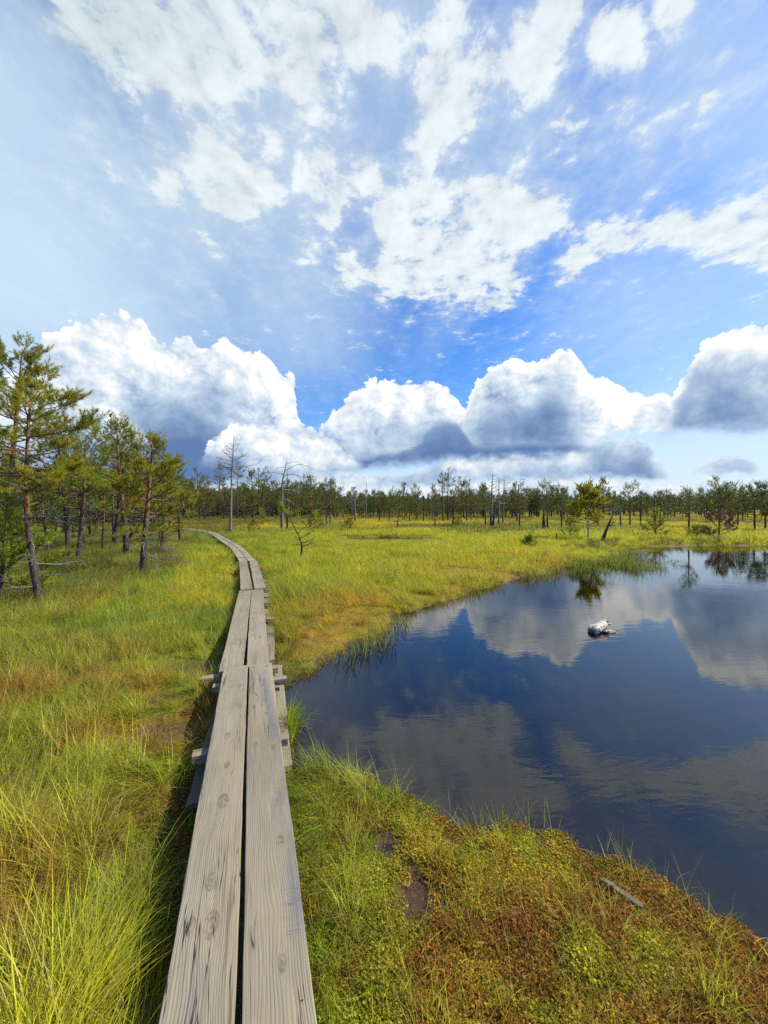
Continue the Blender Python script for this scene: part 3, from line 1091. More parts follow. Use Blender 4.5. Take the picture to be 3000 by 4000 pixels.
def scatter(name, pts, rot, scale, tint, pick, protos, kind='stuff', label=None, cat=None):
    """ONE stuff object: a cloud of points that carries the tufts"""
    col = D.collections.new(name + '_tufts')
    for i, me in enumerate(protos):
        if isinstance(me, bpy.types.Object):
            col.objects.link(me)
        else:
            col.objects.link(D.objects.new('%s_tuft_%02d' % (name, i), me))
    me = D.meshes.new(name)
    n = len(pts)
    me.vertices.add(n)
    me.vertices.foreach_set('co', np.asarray(pts, np.float32).ravel())
    for nm_, ty, arr, key in (('rot', 'FLOAT_VECTOR', rot, 'vector'), ('size', 'FLOAT_VECTOR', scale, 'vector'), ('pick', 'INT', pick, 'value')):
        at = me.attributes.new(nm_, ty, 'POINT')
        at.data.foreach_set(key, np.asarray(arr, np.int32 if ty == 'INT' else np.float32).ravel())
    at = me.attributes.new('tint', 'FLOAT_COLOR', 'POINT')
    at.data.foreach_set('color', np.concatenate([tint, np.ones((n, 1))], 1).astype(np.float32).ravel())
    o = link(D.objects.new(name, me))
    ng = D.node_groups.new(name, 'GeometryNodeTree')
    ng.interface.new_socket('Geometry', in_out='INPUT', socket_type='NodeSocketGeometry')
    ng.interface.new_socket('Geometry', in_out='OUTPUT', socket_type='NodeSocketGeometry')
    N = ng.nodes
    gi, go = N.new('NodeGroupInput'), N.new('NodeGroupOutput')
    iop = N.new('GeometryNodeInstanceOnPoints')
    ci = N.new('GeometryNodeCollectionInfo')
    ci.inputs['Collection'].default_value = col
    ci.inputs['Separate Children'].default_value = True
    ci.inputs['Reset Children'].default_value = True
    iop.inputs['Pick Instance'].default_value = True
    lk = ng.links.new
    lk(gi.outputs[0], iop.inputs['Points'])
    lk(ci.outputs[0], iop.inputs['Instance'])
    for nm_, ty, inp in (('rot', 'FLOAT_VECTOR', 'Rotation'), ('size', 'FLOAT_VECTOR', 'Scale'), ('pick', 'INT', 'Instance Index')):
        na = N.new('GeometryNodeInputNamedAttribute')
        na.data_type = ty
        na.inputs['Name'].default_value = nm_
        lk(na.outputs[0], iop.inputs[inp])
    lk(iop.outputs[0], go.inputs[0])
    mod = o.modifiers.new('planting', 'NODES')
    mod.node_group = ng
    tag(o, label, cat, None, kind)
    return o


def candidates(n, d0, d1, rng, side=1.25, power=2.0, amax=None):
    """random places in the wedge in front of the camera, uniform per area (power 2)"""
    d = (rng.random(n) * (d1 ** power - d0 ** power) + d0 ** power) ** (1 / power)
    lim = amax or math.atan(side)
    a = rng.uniform(-lim, lim, n)
    return d * np.sin(a), d * np.cos(a)


def lean_dir(x, y):
    return 2.6 + 3.6 * (fbm(x * .9 + 5, y * .9, 2) - .5) * 2


def plant_grass():
    rng = np.random.default_rng(21)
    P = [
        blades(30, .075, .16, .40, .05, .45, .7, .0044, 1, straw=.10),
        blades(30, .080, .20, .44, .05, .55, .9, .0044, 2, straw=.22, kink=.1),
        blades(60, .085, .28, .56, .25, 1.05, 1.15, .0044, 3, bias=.75, straw=.08),
        blades(55, .080, .30, .60, .35, 1.15, 1.2, .0044, 4, bias=.85, straw=.15),
        blades(22, .090, .18, .42, .7, 1.35, .5, .0044, 5, bias=.4, straw=.75, kink=.2),
        blades(42, .070, .05, .13, .1, .8, .6, .0026, 6, straw=.12, seg=3),
        blades(6, .10, .18, .50, .15, .8, .8, .0040, 7, straw=.25, kink=.2),
        blades(5, .10, .20, .42, .9, 1.45, .3, .0038, 8, straw=.8, kink=.2),
    ]
    X, Y, S, K = [], [], [], []

    def put(n, d0, d1, f):
        x, y = candidates(n, d0, d1, rng, 1.35)
        psd = pond_sd(x, y)
        pd, sg = path_dist(x, y)
        keep = (psd > .015) & (pd > .265)
        x, y, psd, pd = x[keep], y[keep], psd[keep], pd[keep]
        prob, k, s = f(x, y, psd, pd)
        u = rng.random(len(x)) < prob
        X.append(x[u]); Y.append(y[u]); S.append(s[u]); K.append(k[u])

    def near(x, y, psd, pd):
        n1 = fbm(x * 1.7 + 31, y * 1.7, 3)
        right = x > -.75 + .0 * y
        hole = np.zeros(len(x))
        for hx, hy, rx, ry in HOLES:
            hole = np.maximum(hole, np.exp(-(((x - hx) / rx) ** 2 + ((y - hy) / ry) ** 2) ** 1.3))
        mossy = sstep(x, -.30, .05) * sstep(y, 2.7, 2.3) * right
        prob = .95 - .93 * np.clip(hole * 1.3, 0, 1) - (.30 - .30 * fbm(x * 3, y * 3 + 8, 2)) * mossy
        prob = np.where(right & (y < 2.9), prob * .75, prob)
        gap = sstep(fbm(x * 2.4 + 13, y * 2.4 + 3, 3), .52, .64) * (x < -.6)
        clump = fbm(x * 3.3 + 2, y * 3.3 + 6, 2)
        prob = prob * (1 - .72 * gap) * np.where(x < -.6, .30 + .85 * sstep(clump, .36, .58), 1)
        k = rng.choice(6, len(x), p=[.24, .22, .14, .10, .17, .13])
        tus = (fbm(x * 1.2 + 77, y * 1.2, 2) > .53) & (x < -.4) & (y < 3.2)
        k = np.where(tus & (rng.random(len(x)) < .75), rng.choice([2, 3], len(x)), k)
        k = np.where(mossy > .5, rng.choice([0, 1, 6, 7, 5], len(x), p=[.05, .03, .52, .22, .18]), k)
        s = rng.uniform(.75, 1.15, len(x)) * np.where(psd < .12, 1.0, 1.0)
        s = s * (.72 + .5 * n1) * np.where(x < -.6, .66 + .66 * clump, 1) * np.where(pd < .42, .8, 1.0) * np.where(right & (y < 2.9), np.where(k > 5, .8, .62), np.where(np.isin(k, (2, 3)), .80, .92))
        return np.clip(prob, 0, 1), k, s
    put(4300, .55, 3.3, near)

    def mid(x, y, psd, pd):
        hole = np.zeros(len(x))
        for hx, hy, rx, ry in HOLES:
            hole = np.maximum(hole, np.exp(-(((x - hx) / rx) ** 2 + ((y - hy) / ry) ** 2) ** 1.3))
        oc = np.exp(-(((x + .6) / .8) ** 2 + ((y - 6.0) / 1.3) ** 2)) + np.exp(-(((x - 1.9) / 1.3) ** 2 + ((y - 10.0) / .9) ** 2))
        oc = oc + .9 * shore_moss(x, y)
        prob = 1 - .95 * np.clip(hole * 1.3, 0, 1) - .86 * np.clip(oc, 0, 1) * (x > -1.7)
        k = rng.choice(6, len(x), p=[.36, .32, .12, .06, .04, .10])
        s = rng.uniform(.7, 1.1, len(x)) * (.62 + .6 * fbm(x * .7 + 31, y * .7, 3))
        s = s * np.where((psd < .35), .75, 1.0)
        return prob, k, s
    put(11500, 3.2, 9.5, mid)
    x, y, s, k = map(np.concatenate, (X, Y, S, K))
    n = len(x)
    z = ground_z(x, y)
    rz = np.where(np.isin(k, (2, 3, 4)), lean_dir(x, y) + rng.normal(0, .5, n), rng.uniform(0, 6.283, n))
    rot = np.stack([rng.normal(0, .10, n), rng.normal(0, .10, n), rz], 1)
    tint = plant_colour(x, y) * (1.30 * rng.uniform(.75, 1.25, (n, 1)))
    tint[:, 0] *= rng.uniform(.85, 1.15, n)
    # greener blades where they stand on the orange moss
    mg = (x > -.3) & (y < 2.7)
    tint[mg] = tint[mg] * .30 + np.array([.30, .31, .03]) * rng.uniform(.6, 1.25, (int(mg.sum()), 1))
    sc = np.stack([s, s, s * rng.uniform(.85, 1.15, n)], 1)
    scatter('grass', np.stack([x, y, z], 1), rot, sc, tint, k, P)

    # ---- meadow farther out
    P2 = [blades(70, .24, .20, .46, .03, .40, .55, .0065, 11, straw=.10, seg=3), blades(70, .24, .24, .50, .05, .5, .8, .0065, 12, straw=.18, seg=3),
          blades(60, .26, .16, .36, .1, .8, .8, .0065, 13, straw=.30, seg=3)]
    x, y = candidates(11500, 9.0, 26, rng, 1.3)
    psd = pond_sd(x, y)
    pd, sg = path_dist(x, y)
    k = (psd > .03) & (pd > .42)
    for hx, hy, rx, ry in POOLS: k &= (((x - hx) / rx) ** 2 + ((y - hy) / ry) ** 2 > 1.15)
    oc = np.exp(-(((x - 1.9) / 1.3) ** 2 + ((y - 10.0) / .9) ** 2)) + .6 * np.exp(-(((x - 4.5) / 1.5) ** 2 + ((y - 13) / 1.0) ** 2))
    k &= rng.random(len(x)) > oc * .8
    x, y = x[k], y[k]
    psd = psd[k]
    n = len(x)
    s = rng.uniform(.65, 1.1, n) * (.38 + 1.1 * fbm(x * .8 + 3, y * .8, 3)) * np.where(psd < .4, .8, 1)
    for hx, hy, rx, ry in POOLS: s = s * np.where((np.abs(x - hx) < rx * 1.15) & (y > hy - 4.5) & (y < hy + ry), .34, 1)
    rot = np.stack([rng.normal(0, .06, n), rng.normal(0, .06, n), rng.uniform(0, 6.283, n)], 1)
    tint = plant_colour(x, y) * (1.35 * rng.uniform(.82, 1.18, (n, 1)))
    scatter('meadow_grass', np.stack([x, y, ground_z(x, y)], 1), rot, np.stack([s, s, s], 1), tint, rng.integers(0, 3, n), P2)

    P3 = [blades(80, .75, .22, .48, .03, .5, .5, .020, 15, straw=.10, seg=2), blades(80, .75, .20, .42, .05, .6, .6, .020, 16, straw=.2, seg=2)]
    x, y = candidates(9000, 25, 80, rng, 1.2)
    x2, y2 = candidates(5000, 80, 260, rng, 1.15)
    x, y = np.concatenate([x, x2]), np.concatenate([y, y2])
    k = pond_sd(x, y) > .1
    for hx, hy, rx, ry in POOLS: k &= (((x - hx) / (rx + .4)) ** 2 + ((y - hy) / (ry + .4)) ** 2 > 1.1)
    k &= path_dist(x, y)[0] > .9
    x, y = x[k], y[k]
    n = len(x)
    d = np.hypot(x, y)
    s = rng.uniform(.8, 1.2, n) * np.where(d > 80, 2.6, 1.0)
    rot = np.stack([np.zeros(n), np.zeros(n), rng.uniform(0, 6.283, n)], 1)
    tint = plant_colour(x, y) * (1.25 * rng.uniform(.82, 1.18, (n, 1)))
    scatter('far_grass', np.stack([x, y, ground_z(x, y)], 1), rot, np.stack([s, s, np.where(d > 80, s * .5, s)], 1), tint, rng.integers(0, 2, n), P3)

    # ---- reeds and sedge standing in the pond margin
    P4 = [blades(11, .10, .30, .62, .0, .22, .35, .010, 31, straw=.12, seg=4, kink=.18), blades(7, .12, .25, .6, .05, .4, .5, .008, 32, straw=.35, seg=4, kink=.35), blades(16, .14, .25, .5, .0, .3, .4, .010, 33, straw=.1, seg=4)]
    pts, sz = [], []
    x, y = candidates(26000, 1.3, 17, rng, 1.25)
    psd = pond_sd(x, y)
    bed1 = np.exp(-(((x - 7.2) / 2.0) ** 2 + ((y - 11.8) / 1.1) ** 2)) * sstep(psd, -2.6, -.3)
    edge = np.exp(-((psd + .02) / (.05 + .016 * y)) ** 2)
    ffar = sstep(y, 4.2, 6.5)
    prob = np.clip(.9 * bed1 * sstep(fbm(x * 1.2, y * 1.2, 2), .35, .6), 0, 1) + edge * np.where(y < 3.2, .6, .5) * sstep(fbm(x * 2 + 9, y * 2, 2), .38, .62)
    corner = np.exp(-(((x + .35) / .5) ** 2 + ((y - 5.0) / .8) ** 2))
    k = (psd < .03) & (rng.random(len(x)) < prob + corner * .25 * (psd > -.5))
    x, y, psd = x[k], y[k], psd[k]
    n = len(x)
    s = rng.uniform(.55, 1.0, n) * np.where(y < 3, .50, 1.0) * np.where(y > 9, 1.15, 1)
    near = y < 3
    rot = np.stack([rng.normal(0, .16, n), rng.normal(0, .16, n), rng.uniform(0, 6.283, n)], 1)
    tint = np.where(near[:, None], C(.20, .20, .03), C(.12, .15, .018)) * rng.uniform(.8, 1.3, (n, 1))
    scatter('water_sedge', np.stack([x, y, np.maximum(ground_z(x, y, psd), -.05)], 1), rot, np.stack([s, s, s], 1), tint, rng.integers(0, 3, n), P4)

    # ---- sphagnum heads close by
    P5 = [sprig_patch(95, .05, 41), sprig_patch(95, .05, 42), sprig_patch(80, .05, 43)]
    x, y = candidates(34000, .75, 4.6, rng, 1.3)
    psd = pond_sd(x, y)
    pd, sg = path_dist(x, y)
    k = (psd > -.03) & (pd > .24)
    dd = np.hypot(x, y)
    k &= rng.random(len(x)) < np.where(x > -.75, 1.0, .35) * sstep(dd, 4.8, 2.2)
    hole = np.zeros(len(x))
    for hx, hy, rx, ry in HOLES: hole = np.maximum(hole, np.exp(-(((x - hx) / rx) ** 2 + ((y - hy) / ry) ** 2) ** 1.3))
    k &= rng.random(len(x)) > hole * 1.15 + (fbm(x * 14, y * 14, 2) - .5) * 1.5 * hole
    x, y = x[k], y[k]
    n = len(x)
    z = ground_z(x, y) + .014 * (fbm(x * 30, y * 30, 3, .6) - .5)
    c1 = plant_colour(x, y)
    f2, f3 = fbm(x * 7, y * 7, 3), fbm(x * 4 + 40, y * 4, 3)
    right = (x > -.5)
    c1 = np.where(right[:, None], lerp(c1, C(.26, .26, .018), sstep(f3, .50, .62) * .8), c1)
    hump = np.exp(-(((x - .72) / .36) ** 2 + ((y - 1.93) / .13) ** 2))
    c1 = lerp(c1, C(.24, .27, .015), np.clip(hump * 1.4, 0, 1) * sstep(f2, .35, .5))
    c1 = lerp(c1, C(.20, .065, .016), sstep(f2, .55, .68) * .7 * right)
    c1 = lerp(c1, C(.36, .23, .03), sstep(f2, .44, .34) * .45 * right)
    c1 = np.where(right[:, None], c1, lerp(c1 * .7, C(.16, .085, .022), sstep(f2, .42, .6)))  # left: brown moss, darkened further to paint shade into gaps between blades
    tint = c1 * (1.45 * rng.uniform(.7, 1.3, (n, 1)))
    s = rng.uniform(.7, 1.25, n)
    rot = np.stack([rng.normal(0, .12, n), rng.normal(0, .12, n), rng.uniform(0, 6.283, n)], 1)
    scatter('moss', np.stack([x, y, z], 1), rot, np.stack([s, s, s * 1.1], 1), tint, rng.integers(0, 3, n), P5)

    # ---- dwarf shrubs under and round the pines
    P6 = [shrub_tuft(34, .16, .26, 51), shrub_tuft(30, .18, .22, 52), shrub_tuft(34, .14, .32, 53)]
    x, y = candidates(9000, 4.3, 26, rng, 1.35)
    x2, y2 = candidates(9000, 26, 75, rng, 1.2)
    x, y = np.concatenate([x, x2]), np.concatenate([y, y2])
    psd = pond_sd(x, y)
    wood = sstep(-x - y * .25, 2.4, 4.2) * sstep(y, 4.0, 6.5)
    patch = sstep(fbm(x * .45 + 70, y * .45, 3), .45, .6)
    far = sstep(y, 27, 36) * sstep(fbm(x * .12 + 5, y * .2, 3) + (y - 45) * .004, .43, .55)
    bank = np.exp(-((psd - .9) / .7) ** 2) * (y > 15) * .5
    k = (psd > .1) & (path_dist(x, y)[0] > .7) & (rng.random(len(x)) < np.clip(.05 * (y > 8) * (y < 27) * sstep(fbm(x * .9 + 41, y * .9, 2), .5, .6) + wood * np.maximum(patch, np.exp(-(((x + 4.8) / 1.6) ** 2 + ((y - 8.2) / 1.6) ** 2)) * 1.2) + far * .9 + bank, 0, 1))
    x, y = x[k], y[k]
    n = len(x)
    f = fbm(x * .8, y * .8 + 20, 2)
    tint = lerp(np.ones((n, 3)) * C(.075, .085, .016), C(.125, .080, .024), sstep(f, .45, .62)) * rng.uniform(.75, 1.3, (n, 1))
    s = rng.uniform(.7, 1.3, n) * np.where(y > 24, 1.9, 1.0)
    rot = np.stack([rng.normal(0, .08, n), rng.normal(0, .08, n), rng.uniform(0, 6.283, n)], 1)
    scatter('undergrowth', np.stack([x, y, ground_z(x, y)], 1), rot, np.stack([s, s, s * np.where(y > 24, .6, 1)], 1), tint, rng.integers(0, 3, n), P6)


plant_grass()
# ------------------------------------------------------------------ trees
def bark_mat(name, low, high, fiss=(.035, .028, .022), grey=(.30, .29, .27), gk=.3):
    m = new_mat(name)
    own = attr('tint')
    sp = E.node('ShaderNodeSeparateColor')
    E.put(sp.inputs[0], E(own.outputs['Color']))
    t, twig, var = [E(o) for o in sp.outputs]
    tc = E.node('ShaderNodeTexCoord')
    p = E(tc.outputs['Object'])
    x, y, z = sep(p)
    q = vec(x, y, z * .28)
    n1 = noise(q, 34.0, 4.0, .6)
    n2 = noise(p, 9.0, 3.0, .6)
    v = voro(q, 26.0, 1.0, .5, feature='DISTANCE_TO_EDGE', dim='3D')
    c = mixc((t + (n2 - .5) * .35).ss(.28, .55), low, high)
    c = mixc(n2.ss(.52, .68) * gk, c, grey)
    c = vmath('SCALE', c, scale=n1.lin(.3, .7, .6, 1.35))
    c = mixc(v.ss(.10, .02) * (1.0 - twig), c, fiss)
    c = mixc(twig * .8, c, vmath('SCALE', E_col(grey), scale=var.lin(0, 1, .35, 1.15)))
    out_surface(principled(c, .85, .2, bump(n1 * .5 + v.ss(0, .12) * .7, .8, .012)))
    return m


def E_col(c):
    n = E.node('ShaderNodeRGB')
    n.outputs[0].default_value = tuple(c) + (1.0,)
    return E(n.outputs[0])


def needle_mat(name, a, b, old, trans=.22):
    m = new_mat(name)
    own = attr('tint')
    sp = E.node('ShaderNodeSeparateColor')
    E.put(sp.inputs[0], E(own.outputs['Color']))
    r, g, bl = [E(o) for o in sp.outputs]
    c = mixc(r, a, b)
    c = mixc(g, c, old)
    c = vmath('SCALE', c, scale=bl.lin(0, 1, .7, 1.6))
    pr = E.node('ShaderNodeBsdfPrincipled')
    E.put(pr.inputs['Base Color'], c)
    E.put(pr.inputs['Roughness'], .42)
    E.put(pr.inputs['Specular IOR Level'], .4)
    tl = E.node('ShaderNodeBsdfTranslucent')
    E.put(tl.inputs['Color'], c)
    mx = E.node('ShaderNodeMixShader')
    E.put(mx.inputs[0], trans)
    E.tree.links.new(pr.outputs[0], mx.inputs[1])
    E.tree.links.new(tl.outputs[0], mx.inputs[2])
    out_surface(E(mx.outputs[0]))
    return m


PINE_BARK = bark_mat('pine bark', (.070, .058, .048), (.24, .118, .060), gk=.16)
SNAG_BARK = bark_mat('bleached dead wood', (.23, .20, .175), (.30, .275, .25), grey=(.40, .385, .36), gk=.6)
DARK_SNAG = bark_mat('dark dead wood', (.075, .062, .055), (.085, .072, .066), grey=(.16, .15, .14))
BIRCH_BARK = bark_mat('birch bark', (.50, .47, .43), (.42, .38, .33), fiss=(.05, .045, .04), grey=(.20, .16, .13), gk=.5)
NEEDLE = needle_mat('pine needles', (.150, .185, .012), (.32, .31, .016), (.48, .29, .015), .40)
NEEDLE_FAR = needle_mat('far pine needles', (.070, .098, .014), (.145, .165, .018), (.20, .15, .022), .30)
NEEDLE_YOUNG = needle_mat('young pine needles', (.16, .22, .015), (.25, .29, .018), (.32, .26, .02), .35)
SPRUCE = needle_mat('dark spruce needles', (.022, .042, .016), (.040, .066, .020), (.05, .06, .02))
RUST = needle_mat('dead rusty needles', (.11, .045, .026), (.15, .060, .032), (.10, .05, .03))
LEAF = needle_mat('birch leaves', (.26, .27, .016), (.40, .35, .018), (.45, .31, .02), .45)


def unit(v):
    return v / (np.linalg.norm(v) + 1e-9)


class Tree:
    def __init__(s, seed):
        s.r = np.random.default_rng(seed)
        s.wood = MB()
        s.sh = []            # shoots: pos, dir, length, r, g, b

    def trunk(s, H, r0, lean=(0, 0), wob=.03, n=14, sides=9, rt=.012, bend=None, buttress=1.35):
        r = s.r
        ph = r.uniform(0, 6.28, 4)
        pts, rad_ = [], []
        for i in range(n + 1):
            t = i / n
            dx = lean[0] * t ** 1.2 + wob * H * .35 * (math.sin(t * 4 + ph[0]) - math.sin(ph[0])) + wob * H * .12 * math.sin(t * 11 + ph[1]) * t
            dy = lean[1] * t ** 1.2 + wob * H * .35 * (math.sin(t * 4.6 + ph[2]) - math.sin(ph[2]))
            if bend: dx += bend(t)
            pts.append((dx, dy, -.08 + (H + .08) * t))
            f = (1 - t) ** .8
            rad_.append((r0 - rt) * f + rt + r0 * (buttress - 1) * math.exp(-t * H / .18))
        s.P = np.array(pts)
        s.H = H
        s.R = rad_
        cols = np.array([(i / n, 0, .5) for i in range(n + 1)]).repeat(sides, 0)
        s.wood.tube(s.P, rad_, sides, col=cols)
        return s

    def at(s, t):
        i = min(len(s.P) - 2, max(0, int(t * (len(s.P) - 1))))
        f = t * (len(s.P) - 1) - i
        return s.P[i] * (1 - f) + s.P[i + 1] * f, s.R[i] * (1 - f) + s.R[i + 1] * f

    def limb(s, p, d, L, r0, droop=0.0, up=0.0, n=6, kink=.12, sides=5, twig=0.0, t=.6):
        r = s.r
        pts = [np.array(p, float)]
        d = unit(np.array(d, float))
        for i in range(n):
            u = (i + 1) / n
            d = unit(d + r.normal(0, kink, 3) + np.array([0, 0, -droop * (1 - u) + up * u]) / n * 2)
            pts.append(pts[-1] + d * L / n)
        rr = [max(.0022, r0 * (1 - .82 * i / n)) for i in range(n + 1)]
        s.wood.tube(pts, rr, sides, cap=False, col=(t, twig, r.random()))
        return np.array(pts)

    def bare(s, p, d, L, r0, droop=.2, up=.1, sub=4, lvl=1, twig=1.0, t=.3, kink=.16):
        pts = s.limb(p, d, L, r0, droop, up, n=6, kink=kink, sides=4, twig=twig, t=t)
        for k in range(sub):
            u = s.r.uniform(.3, .95)
            i = min(5, int(u * 6))
            q = pts[i] + (pts[i + 1] - pts[i]) * (u * 6 - i)
            ax = unit(pts[i + 1] - pts[i])
            dd = unit(ax * .7 + s.r.normal(0, .6, 3))
            if lvl: s.bare(q, dd, L * s.r.uniform(.18, .42), r0 * .45, droop, up, max(0, sub - 2), lvl - 1, twig, t, kink)
            else: s.limb(q, dd, L * s.r.uniform(.15, .35), r0 * .4, droop, up, n=4, kink=kink, sides=3, twig=twig, t=t)
        return pts

    def shoot(s, p, d, l, yellow=0.0, bright=None):
        s.sh.append((*p, *unit(d), l, s.r.random(), yellow, s.r.random() if bright is None else bright))

    def bough(s, p, d, L, r0, droop, up, dens, sl, flat=.5, yel=0.0, t=.6, depth=1):
        """a living limb: side twigs carrying needle shoots"""
        r = s.r
        pts = s.limb(p, d, L, r0, droop, up, n=6, t=t)
        nt = max(2, int(L / dens * 1.1))
        for k in range(nt):
            u = .30 + .70 * ((k + r.random()) / nt) ** .8
            i = min(5, int(u * 6))
            q = pts[i] + (pts[i + 1] - pts[i]) * min(1, u * 6 - i)
            ax = unit(pts[i + 1] - pts[i])
            sd = np.cross(ax, [0, 0, 1.0])
            sd = unit(sd) * (1 if k % 2 else -1)
            dd = unit(ax * r.uniform(.5, 1.0) + sd * r.uniform(.5, 1.1) + np.array([0, 0, r.uniform(-.1, .75) * (1 - flat * .5)]))
            tl = min(L * .42, .45) * (1.12 - u) * r.uniform(.6, 1.25) + sl * .5
            if depth and tl > sl * 1.6:
                tp = s.limb(q, dd, tl, r0 * .35, 0, .5, n=3, sides=3, t=t, kink=.15)
                m = max(2, int(tl / (dens * .54)))
                for j in range(m):
                    w = .3 + .7 * (j + 1) / m
                    ii = min(2, int(w * 3))
                    qq = tp[ii] + (tp[ii + 1] - tp[ii]) * min(1, w * 3 - ii)
                    e = unit(unit(tp[ii + 1] - tp[ii]) + r.normal(0, .55, 3) + np.array([0, 0, .45]))
                    s.shoot(qq, e, sl * r.uniform(.7, 1.2), (r.random() < yel) * r.uniform(.3, .9))
            else:
                s.shoot(q, dd, sl * r.uniform(.8, 1.2), (r.random() < yel) * r.uniform(.3, .9))
        s.shoot(pts[-1], pts[-1] - pts[-2] + np.array([0, 0, .02]), sl * 1.2, (r.random() < yel) * .5)

    def crown(s, t0, t1, wfun, gap=.26, per=(3, 5), rise=(.15, 1.0), dens=.10, sl=.14, droop=.35, up=.8, yel=.12, skip=.1, rlimb=.016, asym=(0, 0), flat=.5, depth=1):
        r = s.r
        z = t0
        az = r.uniform(0, 6.28)
        while z < t1:
            u = (z - t0) / (t1 - t0)
            k = r.integers(per[0], per[1])
            az += 1.1
            for j in range(k):
                if r.random() < skip: continue
                a = az + j / k * 6.283 + r.normal(0, .35)
                el = rise[0] * (1 - u) + rise[1] * u + r.normal(0, .18)
                L = wfun(u) * r.uniform(.62, 1.18)
                L *= 1 + asym[0] * math.cos(a) + asym[1] * math.sin(a)
                if L < .08: continue
                tt = min(.995, z + r.uniform(-.5, .5) * gap / s.H)
                p, rr = s.at(tt)
                d = (math.cos(a) * math.cos(el), math.sin(a) * math.cos(el), math.sin(el))
                s.bough(p, d, L, min(rr * .55, rlimb * (.5 + L)), droop * (1 - u), up, dens, sl, flat, yel, min(1, .35 + .6 * z), depth)
            z += gap / s.H * r.uniform(.75, 1.3)
        p, _ = s.at(1.0)
        for k in range(5):
            s.shoot(p, np.array([r.normal(0, .5), r.normal(0, .5), 1.0]), sl * 1.1)
        return s

    def needles(s, N, nl, w, cone=(.45, 1.15)):
        S = np.array(s.sh)
        r = s.r
        n = len(S)
        p, d, l = S[:, None, 0:3], S[:, None, 3:6], S[:, None, 6:7]
        u = r.random((n, N, 1)) ** .8
        a = np.cross(d, np.array([.31, .22, .93]))
        a /= np.linalg.norm(a, axis=-1, keepdims=True) + 1e-9
        b = np.cross(d, a)
        ph = r.uniform(0, 6.283, (n, N, 1))
        th = cone[1] - (cone[1] - cone[0]) * u + r.normal(0, .12, (n, N, 1))
        rd = a * np.cos(ph) + b * np.sin(ph)
        dir_ = d * np.cos(th) + rd * np.sin(th)
        q = p + d * l * u
        side = np.cross(dir_, r.normal(0, 1, (n, N, 3)))
        side /= np.linalg.norm(side, axis=-1, keepdims=True) + 1e-9
        ln = nl * r.uniform(.75, 1.2, (n, N, 1))
        V = np.stack([q - side * w / 2, q + side * w / 2, q + dir_ * ln], 2).reshape(-1, 3)
        F = np.arange(len(V)).reshape(-1, 3)
        c = np.repeat(S[:, 7:10], N * 3, 0)
        return V, F, c


def finish(tr, name, label, cat, group, loc, rz, bark, needle_args=None, needle=None, crown_name='crown', scale=1.0, trunk_name='trunk'):
    root = empty(name, loc, rz)
    root.scale = (scale,) * 3
    tag(root, label, cat, group)
    tr.wood.build(trunk_name, bark, root)
    if needle_args is not None and tr.sh:
        V, F, c = tr.needles(*needle_args)
        o = link(D.objects.new(crown_name, fast_mesh(crown_name, V, F, needle, False, c)))
        o.parent = root
    return root


def copy_tree(src, loc, rz, scale, label, group, name=None):
    r = src.copy()
    COL.objects.link(r)
    if name: r.name = name
    r.location, r.rotation_euler = loc, (0, 0, rz)
    r.scale = (scale,) * 3 if np.isscalar(scale) else scale
    r['label'] = label
    if group: r['group'] = group
    for ch in src.children:
        c = ch.copy()
        COL.objects.link(c)
        c.parent = r
    return r


def spot(px, py=None, d=None):
    """where a foot stands: pixel (px, py) on the ground, or pixel column px at distance d"""
    if d is None:
        z = .08
        for _ in range(3):
            x, d_ = gp(px, py, z)
            z = float(ground_z(np.array([x]), np.array([d_]))[0])
    else:
        x, d_ = (px - 1500) / FOC * d, d
        z = float(ground_z(np.array([x]), np.array([d_]))[0])
    return (x, d_, z - .01)


def hgt(py_top, loc):
    return top_of(py_top, loc[1]) - loc[2]


G_LEFT = 'pines at the left of the walkway'
fine = (34, .068, .0070)
# --- tall pine at the left edge of the picture
L0 = spot(40, d=14.5)
t = Tree(1).trunk(hgt(1318, L0) - .7, .135, (.35, 0), .02, 18)
t.crown(.50, .985, lambda u: .55 + 1.35 * math.sin(math.pi * min(1, u * .68 + .16)) ** 1.1 * (1.05 - .45 * u), .25, (3, 5), (.0, .7), .095, .16, .4, .5, .10, .16)
for k in range(12):
    a = t.r.uniform(0, 6.28); q, rr = t.at(t.r.uniform(.14, .52)); t.bare(q, (math.cos(a), math.sin(a), t.r.uniform(-.2, .35)), t.r.uniform(.5, 1.5), .018, .25, .1)
finish(t, 'pine_tree', 'tallest pine, at the left picture edge, reddish trunk and open crown', 'pine tree', G_LEFT, L0, .5, PINE_BARK, (30, .085, .011), NEEDLE)
# --- the nearest pine: leaning foot, reddish stem, crown high up
L1 = spot(157, 2365)
t = Tree(2).trunk(hgt(1440, L1) - .5, .062, (-.02, .1), .018, 18, bend=lambda t: -.30 * math.sin(min(1, t * 1.55) * math.pi * .5) ** 1.0 + .22 * max(0, t - .55))
t.crown(.575, .985, lambda u: .30 + .72 * math.sin(math.pi * min(1, u * .62 + .22)) * (1.0 - .28 * u), .17, (3, 5), (.0, .6), .075, .13, .45, .45, .26, .06, asym=(.28, 0))
for k in range(13):
    a = t.r.uniform(0, 6.28); q, rr = t.at(t.r.uniform(.08, .62)); t.bare(q, (math.cos(a), math.sin(a), t.r.uniform(-.25, .3)), t.r.uniform(.35, 1.0), .011, .25, .15)
finish(t, 'pine_tree', 'nearest pine left of the walkway, bare scaly stem under a lopsided yellow green crown', 'pine tree', G_LEFT, L1, 0, PINE_BARK, fine, NEEDLE)
